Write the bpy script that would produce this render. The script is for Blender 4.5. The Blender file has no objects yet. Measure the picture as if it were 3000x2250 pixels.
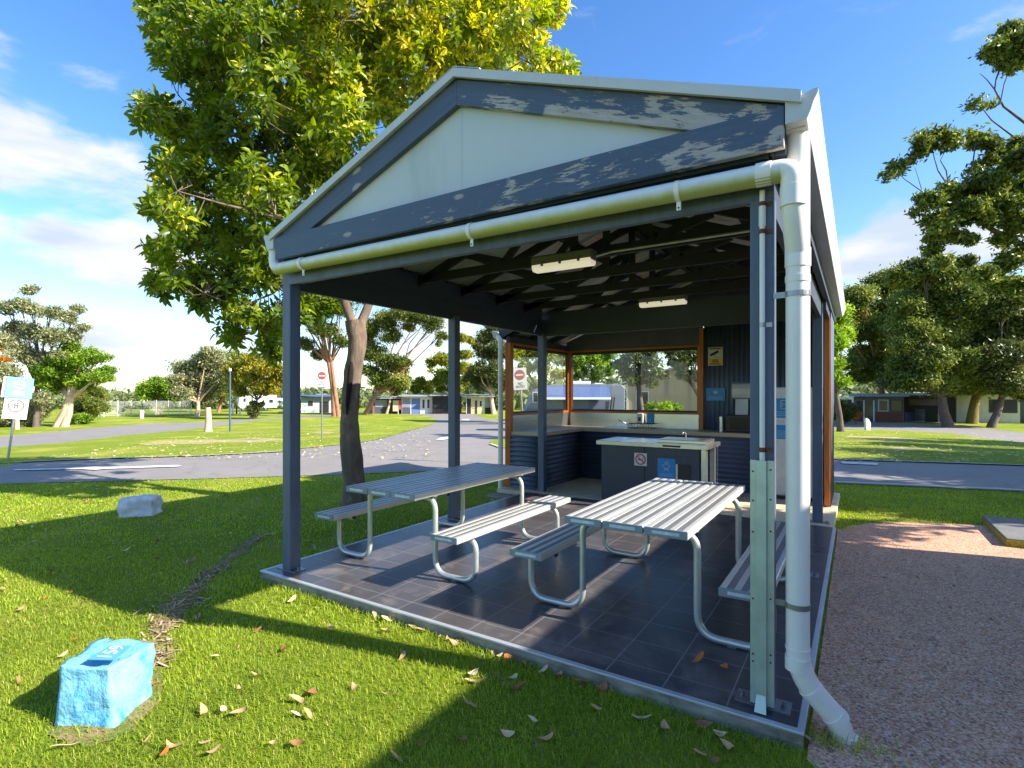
import bpy, bmesh, math, random
import numpy as np
from mathutils import Vector, Matrix
R=math.radians
random.seed(7); rng=np.random.default_rng(7)
sc=bpy.context.scene
COL=sc.collection
# ------------------------------------------------------------------ camera geometry (used to place things from the survey of the photo)
F=1574.8; YAW=R(32.653); CAM=Vector((.194,-2.691,1.5)); CY=1154.7
FW=Vector((-math.sin(YAW),math.cos(YAW),0)); RT=Vector((math.cos(YAW),math.sin(YAW),0))
def zg(x,y):
    r=math.hypot(x+2,y-3); t=min(1,max(0,(r-11)/31)); return -.08-.85*t*t*(3-2*t)
def ray(px,py): return FW+RT*((px-1500)/F)+Vector((0,0,(CY-py)/F))
def G(px,py):
    r=ray(px,py); lo,hi=.5,400.
    for _ in range(60):
        m=(lo+hi)/2; p=CAM+r*m
        if p.z>zg(p.x,p.y): lo=m
        else: hi=m
    p=CAM+r*lo; return Vector((p.x,p.y,zg(p.x,p.y))),lo
def D(px,py,d): return CAM+ray(px,py)*d
def on(px,py,x=None,y=None,z=None):
    r=ray(px,py)
    t=(x-CAM.x)/r.x if x is not None else (y-CAM.y)/r.y if y is not None else (z-CAM.z)/r.z
    return CAM+r*t
def lin(c): return tuple(((v/255)/12.92 if v/255<=.04045 else ((v/255+.055)/1.055)**2.4) for v in c)
# ------------------------------------------------------------------ materials
MATS={}
def nd(t,typ,**kw):
    n=t.nodes.new(typ)
    for k,v in kw.items():
        if k in n.inputs: n.inputs[k].default_value=v
        else: setattr(n,k,v)
    return n
def M(name,col,rough=.6,metal=0,var=.12,vs=4.,bump=0.,bs=60.,spec=.5,stretch=(1,1,1),dirt=None,dirt2=None,coat=0):
    if name in MATS: return MATS[name]
    m=bpy.data.materials.new(name); m.use_nodes=True; t=m.node_tree; L=t.links
    b=t.nodes['Principled BSDF']; b.inputs['Roughness'].default_value=rough; b.inputs['Metallic'].default_value=metal
    b.inputs['Specular IOR Level'].default_value=spec; b.inputs['Coat Weight'].default_value=coat
    tc=nd(t,'ShaderNodeTexCoord'); mp=nd(t,'ShaderNodeMapping'); mp.inputs['Scale'].default_value=stretch
    L.new(tc.outputs['Object'],mp.inputs['Vector'])
    n=nd(t,'ShaderNodeTexNoise',Scale=vs,Detail=6.,Roughness=.6); L.new(mp.outputs[0],n.inputs['Vector'])
    mx=nd(t,'ShaderNodeMix',data_type='RGBA')
    mx.inputs[6].default_value=(*[c*(1-var) for c in col],1); mx.inputs[7].default_value=(*[min(1,c*(1+var)) for c in col],1)
    cr=nd(t,'ShaderNodeMapRange'); cr.inputs[1].default_value=.3; cr.inputs[2].default_value=.7
    L.new(n.outputs['Fac'],cr.inputs[0]); L.new(cr.outputs[0],mx.inputs[0]); out=mx.outputs[2]
    for dd in (dirt,dirt2):
        if not dd: continue
        c,s,lo,hi,st=dd
        mp2=nd(t,'ShaderNodeMapping'); mp2.inputs['Scale'].default_value=st; L.new(tc.outputs['Object'],mp2.inputs['Vector'])
        n2=nd(t,'ShaderNodeTexNoise',Scale=s,Detail=8.,Roughness=.65); L.new(mp2.outputs[0],n2.inputs['Vector'])
        r2=nd(t,'ShaderNodeMapRange'); r2.inputs[1].default_value=lo; r2.inputs[2].default_value=hi; L.new(n2.outputs['Fac'],r2.inputs[0])
        m2=nd(t,'ShaderNodeMix',data_type='RGBA'); L.new(r2.outputs[0],m2.inputs[0]); L.new(out,m2.inputs[6]); m2.inputs[7].default_value=(*c,1); out=m2.outputs[2]
    L.new(out,b.inputs['Base Color'])
    if bump:
        n3=nd(t,'ShaderNodeTexNoise',Scale=bs,Detail=5.); L.new(mp.outputs[0],n3.inputs['Vector'])
        bp=nd(t,'ShaderNodeBump',Strength=bump,Distance=.01); L.new(n3.outputs['Fac'],bp.inputs['Height']); L.new(bp.outputs[0],b.inputs['Normal'])
    MATS[name]=m; return m
def Mleaf(name,c1,c2,rough=.45,transl=.35,c3=None):
    """foliage: colour between two leaf colours by the per-leaf attribute 'tint'"""
    if name in MATS: return MATS[name]
    m=bpy.data.materials.new(name); m.use_nodes=True; t=m.node_tree; L=t.links
    b=t.nodes['Principled BSDF']; b.inputs['Roughness'].default_value=rough; b.inputs['Specular IOR Level'].default_value=.4
    a=nd(t,'ShaderNodeAttribute',attribute_name='tint')
    cr=nd(t,'ShaderNodeValToRGB'); e=cr.color_ramp.elements
    e[0].color=(*c1,1); e[1].color=(*c2,1)
    if c3: k=cr.color_ramp.elements.new(.82); k.color=(*c2,1); cr.color_ramp.elements[-1].color=(*c3,1)
    L.new(a.outputs['Fac'],cr.inputs[0]); L.new(cr.outputs[0],b.inputs['Base Color'])
    tr=nd(t,'ShaderNodeBsdfTranslucent'); hs=nd(t,'ShaderNodeHueSaturation',Value=1.5,Saturation=1.1); L.new(cr.outputs[0],hs.inputs['Color']); L.new(hs.outputs[0],tr.inputs['Color'])
    ms=nd(t,'ShaderNodeMixShader'); ms.inputs[0].default_value=transl
    L.new(b.outputs[0],ms.inputs[1]); L.new(tr.outputs[0],ms.inputs[2]); L.new(ms.outputs[0],t.nodes['Material Output'].inputs['Surface'])
    MATS[name]=m; return m
# ------------------------------------------------------------------ mesh builder
class MB:
    def __init__(s): s.v=[]; s.f=[]; s.mi=[]; s.cur=0
    def add(s,vs,fs):
        o=len(s.v); s.v+= [tuple(p) for p in vs]; s.f+=[tuple(i+o for i in f) for f in fs]; s.mi+=[s.cur]*len(fs); return s
    def box(s,x0,y0,z0,x1,y1,z1):
        return s.add([(x0,y0,z0),(x1,y0,z0),(x1,y1,z0),(x0,y1,z0),(x0,y0,z1),(x1,y0,z1),(x1,y1,z1),(x0,y1,z1)],
          [(3,2,1,0),(4,5,6,7),(0,1,5,4),(1,2,6,5),(2,3,7,6),(3,0,4,7)])
    def prism(s,poly,dv):
        """closed outline (3-D points) pushed along dv"""
        n=len(poly); dv=Vector(dv); a=[Vector(p) for p in poly]; b=[p+dv for p in a]
        return s.add(a+b,[tuple(range(n))[::-1],tuple(range(n,2*n))]+[(i,(i+1)%n,n+(i+1)%n,n+i) for i in range(n)])
    def beam(s,a,b,w,h,up=(0,0,1)):
        a=Vector(a);b=Vector(b);t=(b-a).normalized();u=Vector(up);sd=t.cross(u).normalized();u=sd.cross(t)
        q=[sd*(w/2)+u*(h/2),-sd*(w/2)+u*(h/2),-sd*(w/2)-u*(h/2),sd*(w/2)-u*(h/2)]
        return s.prism([a+k for k in q],b-a)
    def tube(s,path,r,n=12,cap=True):
        P=[Vector(p) for p in path]; k=len(P); rr=r if isinstance(r,(list,tuple)) else [r]*k
        t0=(P[1]-P[0]).normalized(); ref=Vector((0,0,1)) if abs(t0.z)<.9 else Vector((1,0,0)); nn=t0.cross(ref).normalized(); vs=[]; tp=t0
        for i in range(k):
            t=((P[min(i+1,k-1)]-P[i]).normalized()+(P[i]-P[max(i-1,0)]).normalized())
            t=t.normalized() if t.length>1e-6 else tp
            ax=tp.cross(t)
            if ax.length>1e-7: nn=Matrix.Rotation(tp.angle(t),3,ax.normalized())@nn
            nn=(nn-t*nn.dot(t)).normalized(); bb=t.cross(nn); tp=t
            for j in range(n):
                a=2*math.pi*j/n; vs.append(P[i]+(nn*math.cos(a)+bb*math.sin(a))*rr[i])
        fs=[(i*n+j,i*n+(j+1)%n,(i+1)*n+(j+1)%n,(i+1)*n+j) for i in range(k-1) for j in range(n)]
        if cap: fs+= [tuple(range(n))[::-1],tuple(range((k-1)*n,k*n))]
        return s.add(vs,fs)
    def disc(s,c,r,nrm,n=20,th=.004):
        c=Vector(c);nrm=Vector(nrm).normalized(); ref=Vector((0,0,1)) if abs(nrm.z)<.9 else Vector((1,0,0)); a=nrm.cross(ref).normalized();b=nrm.cross(a)
        return s.prism([c+(a*math.cos(2*math.pi*i/n)+b*math.sin(2*math.pi*i/n))*r for i in range(n)],nrm*th)
    def ring(s,c,r0,r1,nrm,n=28,th=.003):
        c=Vector(c);nrm=Vector(nrm).normalized(); ref=Vector((0,0,1)) if abs(nrm.z)<.9 else Vector((1,0,0)); a=nrm.cross(ref).normalized();b=nrm.cross(a); vs=[];fs=[]
        for i in range(n):
            u=a*math.cos(2*math.pi*i/n)+b*math.sin(2*math.pi*i/n)
            vs+= [c+u*r0+nrm*th,c+u*r1+nrm*th,c+u*r1]
        for i in range(n):
            j=(i+1)%n; fs+=[(3*i,3*i+1,3*j+1,3*j),(3*i+1,3*i+2,3*j+2,3*j+1)]
        return s.add(vs,fs)
    def corr(s,o,u,v,w,l,nrm,pitch=.076,dep=.017,k=6):
        """corrugated sheet: waves run across u (width w), ribs along v (length l)"""
        o=Vector(o);u=Vector(u).normalized();v=Vector(v).normalized();nrm=Vector(nrm).normalized(); n=max(2,int(w/pitch*k)); vs=[]
        for i in range(n+1):
            a=w*i/n; h=math.cos(2*math.pi*a/pitch)*dep/2; p=o+u*a+nrm*h; vs+=[p,p+v*l]
        return s.add(vs,[(2*i,2*i+2,2*i+3,2*i+1) for i in range(n)])
    def build(s,name,mat,parent=None,smooth=False,bevel=0,solid=0,org=None,world=True):
        me=bpy.data.meshes.new(name); org=Vector(org) if org is not None else Vector((0,0,0))
        me.from_pydata([tuple(Vector(p)-org) for p in s.v],[],s.f)
        for m in (mat if isinstance(mat,(list,tuple)) else [mat]): me.materials.append(m)
        if any(s.mi): me.polygons.foreach_set('material_index',s.mi)
        if smooth: me.polygons.foreach_set('use_smooth',[True]*len(me.polygons))
        me.update(); o=bpy.data.objects.new(name,me); COL.objects.link(o); o.location=org
        if parent:
            o.parent=parent
            if world and parent.type=='EMPTY': o.matrix_parent_inverse=Matrix.Translation(-parent.location)
        if solid:
            md=o.modifiers.new('thickness','SOLIDIFY'); md.thickness=solid; md.offset=0
        if bevel:
            md=o.modifiers.new('bevel','BEVEL'); md.width=bevel; md.segments=2; md.limit_method='ANGLE'; md.angle_limit=R(40)
        if smooth and not bevel:
            try: me.set_sharp_from_angle(angle=R(50))
            except Exception: pass
        return o
def fillet(pts,r,k=6):
    P=[Vector(p) for p in pts]; out=[P[0]]
    for i in range(1,len(P)-1):
        a=(P[i-1]-P[i]);b=(P[i+1]-P[i]); rr=min(r,a.length*.49,b.length*.49); p0=P[i]+a.normalized()*rr; p1=P[i]+b.normalized()*rr
        for j in range(k+1):
            t=j/k; out.append(p0*(1-t)**2+P[i]*2*t*(1-t)+p1*t*t)
    out.append(P[-1]); return out
def thing(name,label,cat,loc,group=None,rz=0):
    o=bpy.data.objects.new(name,None); COL.objects.link(o); o.location=loc; o.rotation_euler=(0,0,rz); o.empty_display_size=.1
    return tag(o,label,cat,group)
def tag(o,label,cat,group=None):
    o['label']=label; o['category']=cat
    if group: o['group']=group
    return o
def struct(o): o['kind']='structure'; return o
def stuff(o,label=None,cat=None):
    o['kind']='stuff'
    if label: o['label']=label; o['category']=cat
    return o
def dup(root,loc,rz=None,label=None):
    r=root.copy(); COL.objects.link(r); r.location=loc
    if rz is not None: r.rotation_euler=(0,0,rz)
    if label: r['label']=label
    for ch in list(root.children):
        c=ch.copy(); COL.objects.link(c); c.parent=r
        for g in ch.children:
            d=g.copy(); COL.objects.link(d); d.parent=c
    return r
def text(name,s,size,mat,parent,loc,rot,th=.001,align='CENTER',sx=1):
    cu=bpy.data.curves.new(name,'FONT'); cu.body=s; cu.size=size; cu.align_x=align; cu.align_y='CENTER'; cu.extrude=th; cu.space_line=.85
    o=bpy.data.objects.new(name,cu); COL.objects.link(o); bpy.context.view_layer.update()
    me=bpy.data.meshes.new_from_object(o.evaluated_get(bpy.context.evaluated_depsgraph_get())); bpy.data.objects.remove(o); me.name=name
    q=bpy.data.objects.new(name,me); COL.objects.link(q); me.materials.clear(); me.materials.append(mat); q.parent=parent; q.location=loc; q.rotation_euler=rot; q.scale=(sx,1,1); return q
def np_mesh(name,V,Fc,mat,tint=None,parent=None,smooth=False):
    """V (n,3), Fc list of int arrays each (m,k)"""
    me=bpy.data.meshes.new(name); me.vertices.add(len(V)); me.vertices.foreach_set('co',np.ascontiguousarray(V,dtype=np.float32).ravel())
    tot=sum(f.size for f in Fc); npol=sum(len(f) for f in Fc); me.loops.add(tot); me.loops.foreach_set('vertex_index',np.concatenate([f.ravel() for f in Fc]).astype(np.int32))
    me.polygons.add(npol); sizes=np.concatenate([np.full(len(f),f.shape[1]) for f in Fc]); st=np.concatenate([[0],np.cumsum(sizes)[:-1]])
    me.polygons.foreach_set('loop_start',st.astype(np.int32))
    try: me.polygons.foreach_set('loop_total',sizes.astype(np.int32))
    except Exception: pass
    if smooth: me.polygons.foreach_set('use_smooth',np.ones(npol,dtype=bool))
    me.update(calc_edges=True); me.validate()
    if tint is not None:
        at=me.attributes.new('tint','FLOAT','POINT'); at.data.foreach_set('value',np.ascontiguousarray(tint,dtype=np.float32))
    me.materials.append(mat); o=bpy.data.objects.new(name,me); COL.objects.link(o)
    if parent: o.parent=parent; o.matrix_parent_inverse=Matrix.Translation(-parent.location)
    return o
# ------------------------------------------------------------------ camera
cd=bpy.data.cameras.new('camera'); cam=bpy.data.objects.new('camera',cd); COL.objects.link(cam)
cd.sensor_width=36; cd.lens=36*F/3000; cd.shift_y=(CY-1125)/3000; cd.clip_end=3000; cd.clip_start=.05
cam.location=CAM; cam.rotation_euler=(R(90),0,YAW); sc.camera=cam
# ------------------------------------------------------------------ light
SUN_AZ=R(12); SUN_EL=R(33.5)
sd=bpy.data.lights.new('sun','SUN'); sd.energy=5.0; sd.angle=R(.53); sd.color=(1,.93,.82)
sun=bpy.data.objects.new('sun',sd); COL.objects.link(sun)
sv=Vector((math.cos(SUN_EL)*math.cos(SUN_AZ),math.cos(SUN_EL)*math.sin(SUN_AZ),math.sin(SUN_EL)))
sun.rotation_euler=sv.to_track_quat('Z','Y').to_euler(); sun.location=(20,0,30)
w=bpy.data.worlds.new('World'); sc.world=w; w.use_nodes=True; t=w.node_tree; L=t.links; bg=t.nodes['Background']
sky=nd(t,'ShaderNodeTexSky',sky_type='NISHITA'); sky.sun_disc=False; sky.sun_elevation=SUN_EL; sky.sun_rotation=R(90)-SUN_AZ; sky.air_density=1.0; sky.dust_density=.6; sky.ozone_density=2.2
hs=nd(t,'ShaderNodeHueSaturation',Hue=.507,Saturation=1.27,Value=1.03); L.new(sky.outputs[0],hs.inputs['Color'])
tc=nd(t,'ShaderNodeTexCoord')
# cloud layer: noise over the sky directions, gathered in patches by compass bearing and elevation
def mth(op,*a):
    n=t.nodes.new('ShaderNodeMath'); n.operation=op
    for i,v in enumerate(a):
        if isinstance(v,(int,float)): n.inputs[i].default_value=v
        else: L.new(v,n.inputs[i])
    return n.outputs[0]
sx=nd(t,'ShaderNodeSeparateXYZ'); L.new(tc.outputs['Generated'],sx.inputs[0])
az=mth('ARCTAN2',sx.outputs[1],sx.outputs[0])
el=mth('ARCSINE',sx.outputs[2])
def dirang(px,py):
    v=ray(px,py).normalized(); return math.atan2(v.y,v.x),math.asin(v.z)
tot=None
wv=nd(t,'ShaderNodeTexNoise',Scale=4.,Detail=3.); L.new(tc.outputs['Generated'],wv.inputs['Vector'])
azw=mth('ADD',az,mth('MULTIPLY',mth('SUBTRACT',wv.outputs['Fac'],.5),.22)); elw=mth('ADD',el,mth('MULTIPLY',mth('SUBTRACT',wv.outputs['Fac'],.5),.14))
for px,py,rx,ry,st in [(120,455,420,150,.95),(330,730,320,115,.95),(330,250,260,100,.42),(-30,200,170,120,.6),(430,1000,800,150,.66),(1350,980,600,130,.6),
                       (2640,735,250,140,1.05),(2980,640,260,160,.9),(2850,90,330,55,.30),(2720,180,230,60,.24),(1690,15,110,60,.36),(-500,600,500,300,.8),(3600,500,500,300,.8)]:
    a,e=dirang(px,py); a2,_=dirang(px+rx,py); _,e2=dirang(px,py-ry); sa=abs(a2-a); se=abs(e2-e)
    q=mth('ADD',mth('POWER',mth('DIVIDE',mth('SUBTRACT',azw,a),sa),2.),mth('POWER',mth('DIVIDE',mth('SUBTRACT',elw,e),se),2.))
    g=mth('MULTIPLY',mth('POWER',2.718,mth('MULTIPLY',q,-1.)),st); tot=g if tot is None else mth('MAXIMUM',tot,g)
mp=nd(t,'ShaderNodeMapping'); mp.inputs['Scale'].default_value=(1,1,2.6); L.new(tc.outputs['Generated'],mp.inputs['Vector'])
cn=nd(t,'ShaderNodeTexNoise',Scale=4.2,Detail=9.,Roughness=.58,Distortion=.25); L.new(mp.outputs[0],cn.inputs['Vector'])
dens=mth('ADD',mth('MULTIPLY',tot,1.15),mth('MULTIPLY',mth('SUBTRACT',cn.outputs['Fac'],.5),2.3))
mr=nd(t,'ShaderNodeMapRange',interpolation_type='SMOOTHSTEP'); mr.inputs[1].default_value=.30; mr.inputs[2].default_value=.86; L.new(dens,mr.inputs[0])
c2=nd(t,'ShaderNodeTexNoise',Scale=7.,Detail=6.); mp3=nd(t,'ShaderNodeMapping'); mp3.inputs['Scale'].default_value=(1,1,3.5); mp3.inputs['Location'].default_value=(.3,.1,.12); L.new(tc.outputs['Generated'],mp3.inputs['Vector']); L.new(mp3.outputs[0],c2.inputs['Vector'])
cc=nd(t,'ShaderNodeMix',data_type='RGBA'); cc.inputs[6].default_value=(2.35,2.65,3.15,1); cc.inputs[7].default_value=(3.45,3.5,3.6,1)
cr=nd(t,'ShaderNodeMapRange'); cr.inputs[1].default_value=.35; cr.inputs[2].default_value=.6; L.new(c2.outputs['Fac'],cr.inputs[0]); L.new(cr.outputs[0],cc.inputs[0])
mx=nd(t,'ShaderNodeMix',data_type='RGBA'); L.new(mth('MULTIPLY',mr.outputs[0],.96),mx.inputs[0]); L.new(hs.outputs[0],mx.inputs[6]); L.new(cc.outputs[2],mx.inputs[7])
L.new(mx.outputs[2],bg.inputs['Color']); bg.inputs['Strength'].default_value=.126
vs=sc.view_settings; vs.view_transform='Standard'; vs.look='None'; vs.gamma=1; vs.exposure=1.28
sc.cycles.use_denoising=True; sc.cycles.max_bounces=8; sc.cycles.transparent_max_bounces=8; sc.cycles.caustics_reflective=False; sc.cycles.caustics_refractive=False; sc.cycles.sample_clamp_indirect=8
# ------------------------------------------------------------------ material library
PAINT=M('blue_grey_paint',lin((82,94,114)),rough=.5,var=.18,vs=5,bump=.2,bs=50,stretch=(4,4,.5),dirt=(lin((110,116,122)),9,.66,.8,(3,3,.5)))
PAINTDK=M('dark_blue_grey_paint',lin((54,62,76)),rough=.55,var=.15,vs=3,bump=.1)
BARE=lin((158,150,142))
def peel(name,lo,hi,xr,amt,low=0.):
    """blue-grey paint flaking off bare weathered timber; board runs along local X; wear grows between xr[0] and xr[1]"""
    m=M(name,lin((80,93,113)),rough=.55,var=.16,vs=2.5,stretch=(.6,3,3)).copy() if False else None
    m=bpy.data.materials.new(name); m.use_nodes=True; t=m.node_tree; L=t.links; b=t.nodes['Principled BSDF']; b.inputs['Roughness'].default_value=.6
    tc=nd(t,'ShaderNodeTexCoord'); s=nd(t,'ShaderNodeSeparateXYZ'); L.new(tc.outputs['Object'],s.inputs[0])
    def tex(scale,sc_,det,rough=.65,dist=0):
        mp=nd(t,'ShaderNodeMapping'); mp.inputs['Scale'].default_value=sc_; L.new(tc.outputs['Object'],mp.inputs['Vector'])
        n=nd(t,'ShaderNodeTexNoise',Scale=scale,Detail=det,Roughness=rough,Distortion=dist); L.new(mp.outputs[0],n.inputs['Vector']); return n.outputs['Fac']
    def mth(op,*a):
        n=t.nodes.new('ShaderNodeMath'); n.operation=op
        for i,v in enumerate(a):
            if isinstance(v,(int,float)): n.inputs[i].default_value=v
            else: L.new(v,n.inputs[i])
        return n.outputs[0]
    big=tex(5.,(.75,1,1.9),5,.6,1.0); fine=tex(26,(.3,1,1.8),10,.78,.4)
    wear=nd(t,'ShaderNodeMapRange'); wear.inputs[1].default_value=xr[0]; wear.inputs[2].default_value=xr[1]; wear.inputs[3].default_value=-.10; wear.inputs[4].default_value=amt; L.new(s.outputs[0],wear.inputs[0])
    edge=mth('MULTIPLY',s.outputs[2],-low)
    v=mth('ADD',mth('ADD',mth('MULTIPLY',big,.56),mth('MULTIPLY',fine,.56)),mth('ADD',wear.outputs[0],edge))
    mk=nd(t,'ShaderNodeMapRange'); mk.inputs[1].default_value=lo; mk.inputs[2].default_value=hi; L.new(v,mk.inputs[0])
    # knots: rings of bare timber with a dark heart
    mpk=nd(t,'ShaderNodeMapping'); mpk.inputs['Scale'].default_value=(2.1,1,5.2); mpk.inputs['Location'].default_value=(.37,0,.4); L.new(tc.outputs['Object'],mpk.inputs['Vector'])
    vo=nd(t,'ShaderNodeTexVoronoi',Scale=1.); vo.inputs['Randomness'].default_value=.75; L.new(mpk.outputs[0],vo.inputs['Vector'])
    kd=mth('ADD',vo.outputs['Distance'],mth('MULTIPLY',mth('SUBTRACT',fine,.5),.22))
    kn=nd(t,'ShaderNodeMapRange'); kn.inputs[1].default_value=.13; kn.inputs[2].default_value=.10; L.new(kd,kn.inputs[0])
    kh=nd(t,'ShaderNodeMapRange'); kh.inputs[1].default_value=.055; kh.inputs[2].default_value=.03; L.new(vo.outputs['Distance'],kh.inputs[0])
    mask=mth('MAXIMUM',mk.outputs[0],mth('MULTIPLY',kn.outputs[0],.8))
    gr=tex(9,(.25,1,7),6,.6)
    pn=nd(t,'ShaderNodeMix',data_type='RGBA'); L.new(gr,pn.inputs[0]); pn.inputs[6].default_value=(*lin((58,72,94)),1); pn.inputs[7].default_value=(*lin((88,101,122)),1)
    bn=nd(t,'ShaderNodeMix',data_type='RGBA'); L.new(tex(14,(.3,1,3),6),bn.inputs[0]); bn.inputs[6].default_value=(*lin((128,112,102)),1); bn.inputs[7].default_value=(*lin((200,194,188)),1)
    a=nd(t,'ShaderNodeMix',data_type='RGBA'); L.new(mask,a.inputs[0]); L.new(pn.outputs[2],a.inputs[6]); L.new(bn.outputs[2],a.inputs[7])
    c=nd(t,'ShaderNodeMix',data_type='RGBA'); L.new(kh.outputs[0],c.inputs[0]); L.new(a.outputs[2],c.inputs[6]); c.inputs[7].default_value=(*lin((112,76,52)),1)
    L.new(c.outputs[2],b.inputs['Base Color'])
    bp=nd(t,'ShaderNodeBump',Strength=.5,Distance=.004); L.new(mth('SUBTRACT',gr,mth('MULTIPLY',mask,.6)),bp.inputs['Height']); L.new(bp.outputs[0],b.inputs['Normal'])
    return m
PEEL_R=peel('flaking_paint_worn',.665,.685,(-.6,1.2),.035,.9); PEEL_L=peel('flaking_paint_sound',.69,.71,(-1.,1.),.0,.2); PEEL_F=peel('flaking_paint_fascia',.665,.685,(-3.6,1.9),.085,.3)
TRIM=M('pale_green_grey_steel',lin((194,194,194)),rough=.45,var=.05,dirt=(lin((140,140,120)),3,.62,.85,(1,1,1)))
PANEL=M('pale_fibre_cement',lin((192,196,198)),rough=.7,var=.04,vs=1.5,dirt=(lin((150,158,150)),1.2,.55,.9,(2,1,.4)))
PVC=M('white_pvc',lin((236,230,220)),rough=.38,var=.05,vs=3,bump=.02,bs=20,dirt=(lin((186,186,160)),4,.55,.9,(1,1,.35)),dirt2=(lin((140,132,110)),30,.7,.8,(1,1,.6)))
ALGAE=None
def algae_pipe():
    m=M('white_pvc_algae',lin((222,224,222)),rough=.4,var=.04).copy() if False else bpy.data.materials.new('white_pvc_algae')
    m.use_nodes=True; t=m.node_tree; L=t.links; b=t.nodes['Principled BSDF']; b.inputs['Roughness'].default_value=.42
    g=nd(t,'ShaderNodeTexCoord'); s=nd(t,'ShaderNodeSeparateXYZ'); L.new(g.outputs['Object'],s.inputs[0])
    n=nd(t,'ShaderNodeTexNoise',Scale=9.,Detail=8.,Roughness=.7); L.new(g.outputs['Object'],n.inputs['Vector'])
    a=t.nodes.new('ShaderNodeMath'); a.operation='MULTIPLY_ADD'; L.new(n.outputs['Fac'],a.inputs[0]); a.inputs[1].default_value=-.045; L.new(s.outputs[2],a.inputs[2])
    r=nd(t,'ShaderNodeMapRange'); r.inputs[1].default_value=.012; r.inputs[2].default_value=-.058; L.new(a.outputs[0],r.inputs[0])
    cr=nd(t,'ShaderNodeValToRGB'); e=cr.color_ramp.elements; e[0].color=(*lin((228,228,228)),1); e[1].color=(*lin((168,168,92)),1); e[0].position=.25
    L.new(r.outputs[0],cr.inputs[0]); L.new(cr.outputs[0],b.inputs['Base Color']); return m
ALGAE=algae_pipe()
GALV=M('galvanised_steel',lin((190,202,192)),rough=.4,metal=.5,var=.12,vs=9,dirt=(lin((150,170,125)),2.5,.5,.8,(1,1,.5)),bump=.03)
RUST=M('rusty_clip',lin((110,66,40)),rough=.8,var=.4,vs=60)
STEEL=M('dull_zinc',lin((150,152,152)),rough=.4,metal=.8,var=.2,vs=20)
ALU=M('anodised_aluminium',lin((204,203,198)),rough=.4,metal=.4,var=.05,vs=6,dirt=(lin((188,172,150)),1.6,.6,.85,(3,.6,1)))
ALUR=M('ribbed_aluminium',lin((128,129,131)),rough=.45,metal=.4,var=.06,vs=30,stretch=(12,.3,1),bump=.12,bs=40)
CAPM=M('grey_plastic_cap',lin((128,140,144)),rough=.55,var=.06)
CAPL=M('cap_sticker',lin((196,206,210)),rough=.5,var=.2,vs=40)
TUBE=M('galvanised_tube',lin((196,202,196)),rough=.36,metal=.55,var=.08,vs=14)
CONC=M('concrete',lin((150,142,128)),rough=.9,var=.2,vs=6,bump=.4,bs=40,dirt=(lin((92,88,74)),4,.45,.7,(1,1,3)))
CONCF=M('kitchen_concrete_floor',lin((212,194,160)),rough=.7,var=.1,vs=4,bump=.08)
EDGE=M('aluminium_edge_trim',lin((196,198,202)),rough=.4,metal=.5,var=.08,vs=6)
BLACK=M('black_plastic',lin((22,22,24)),rough=.4,var=.2)
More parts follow.
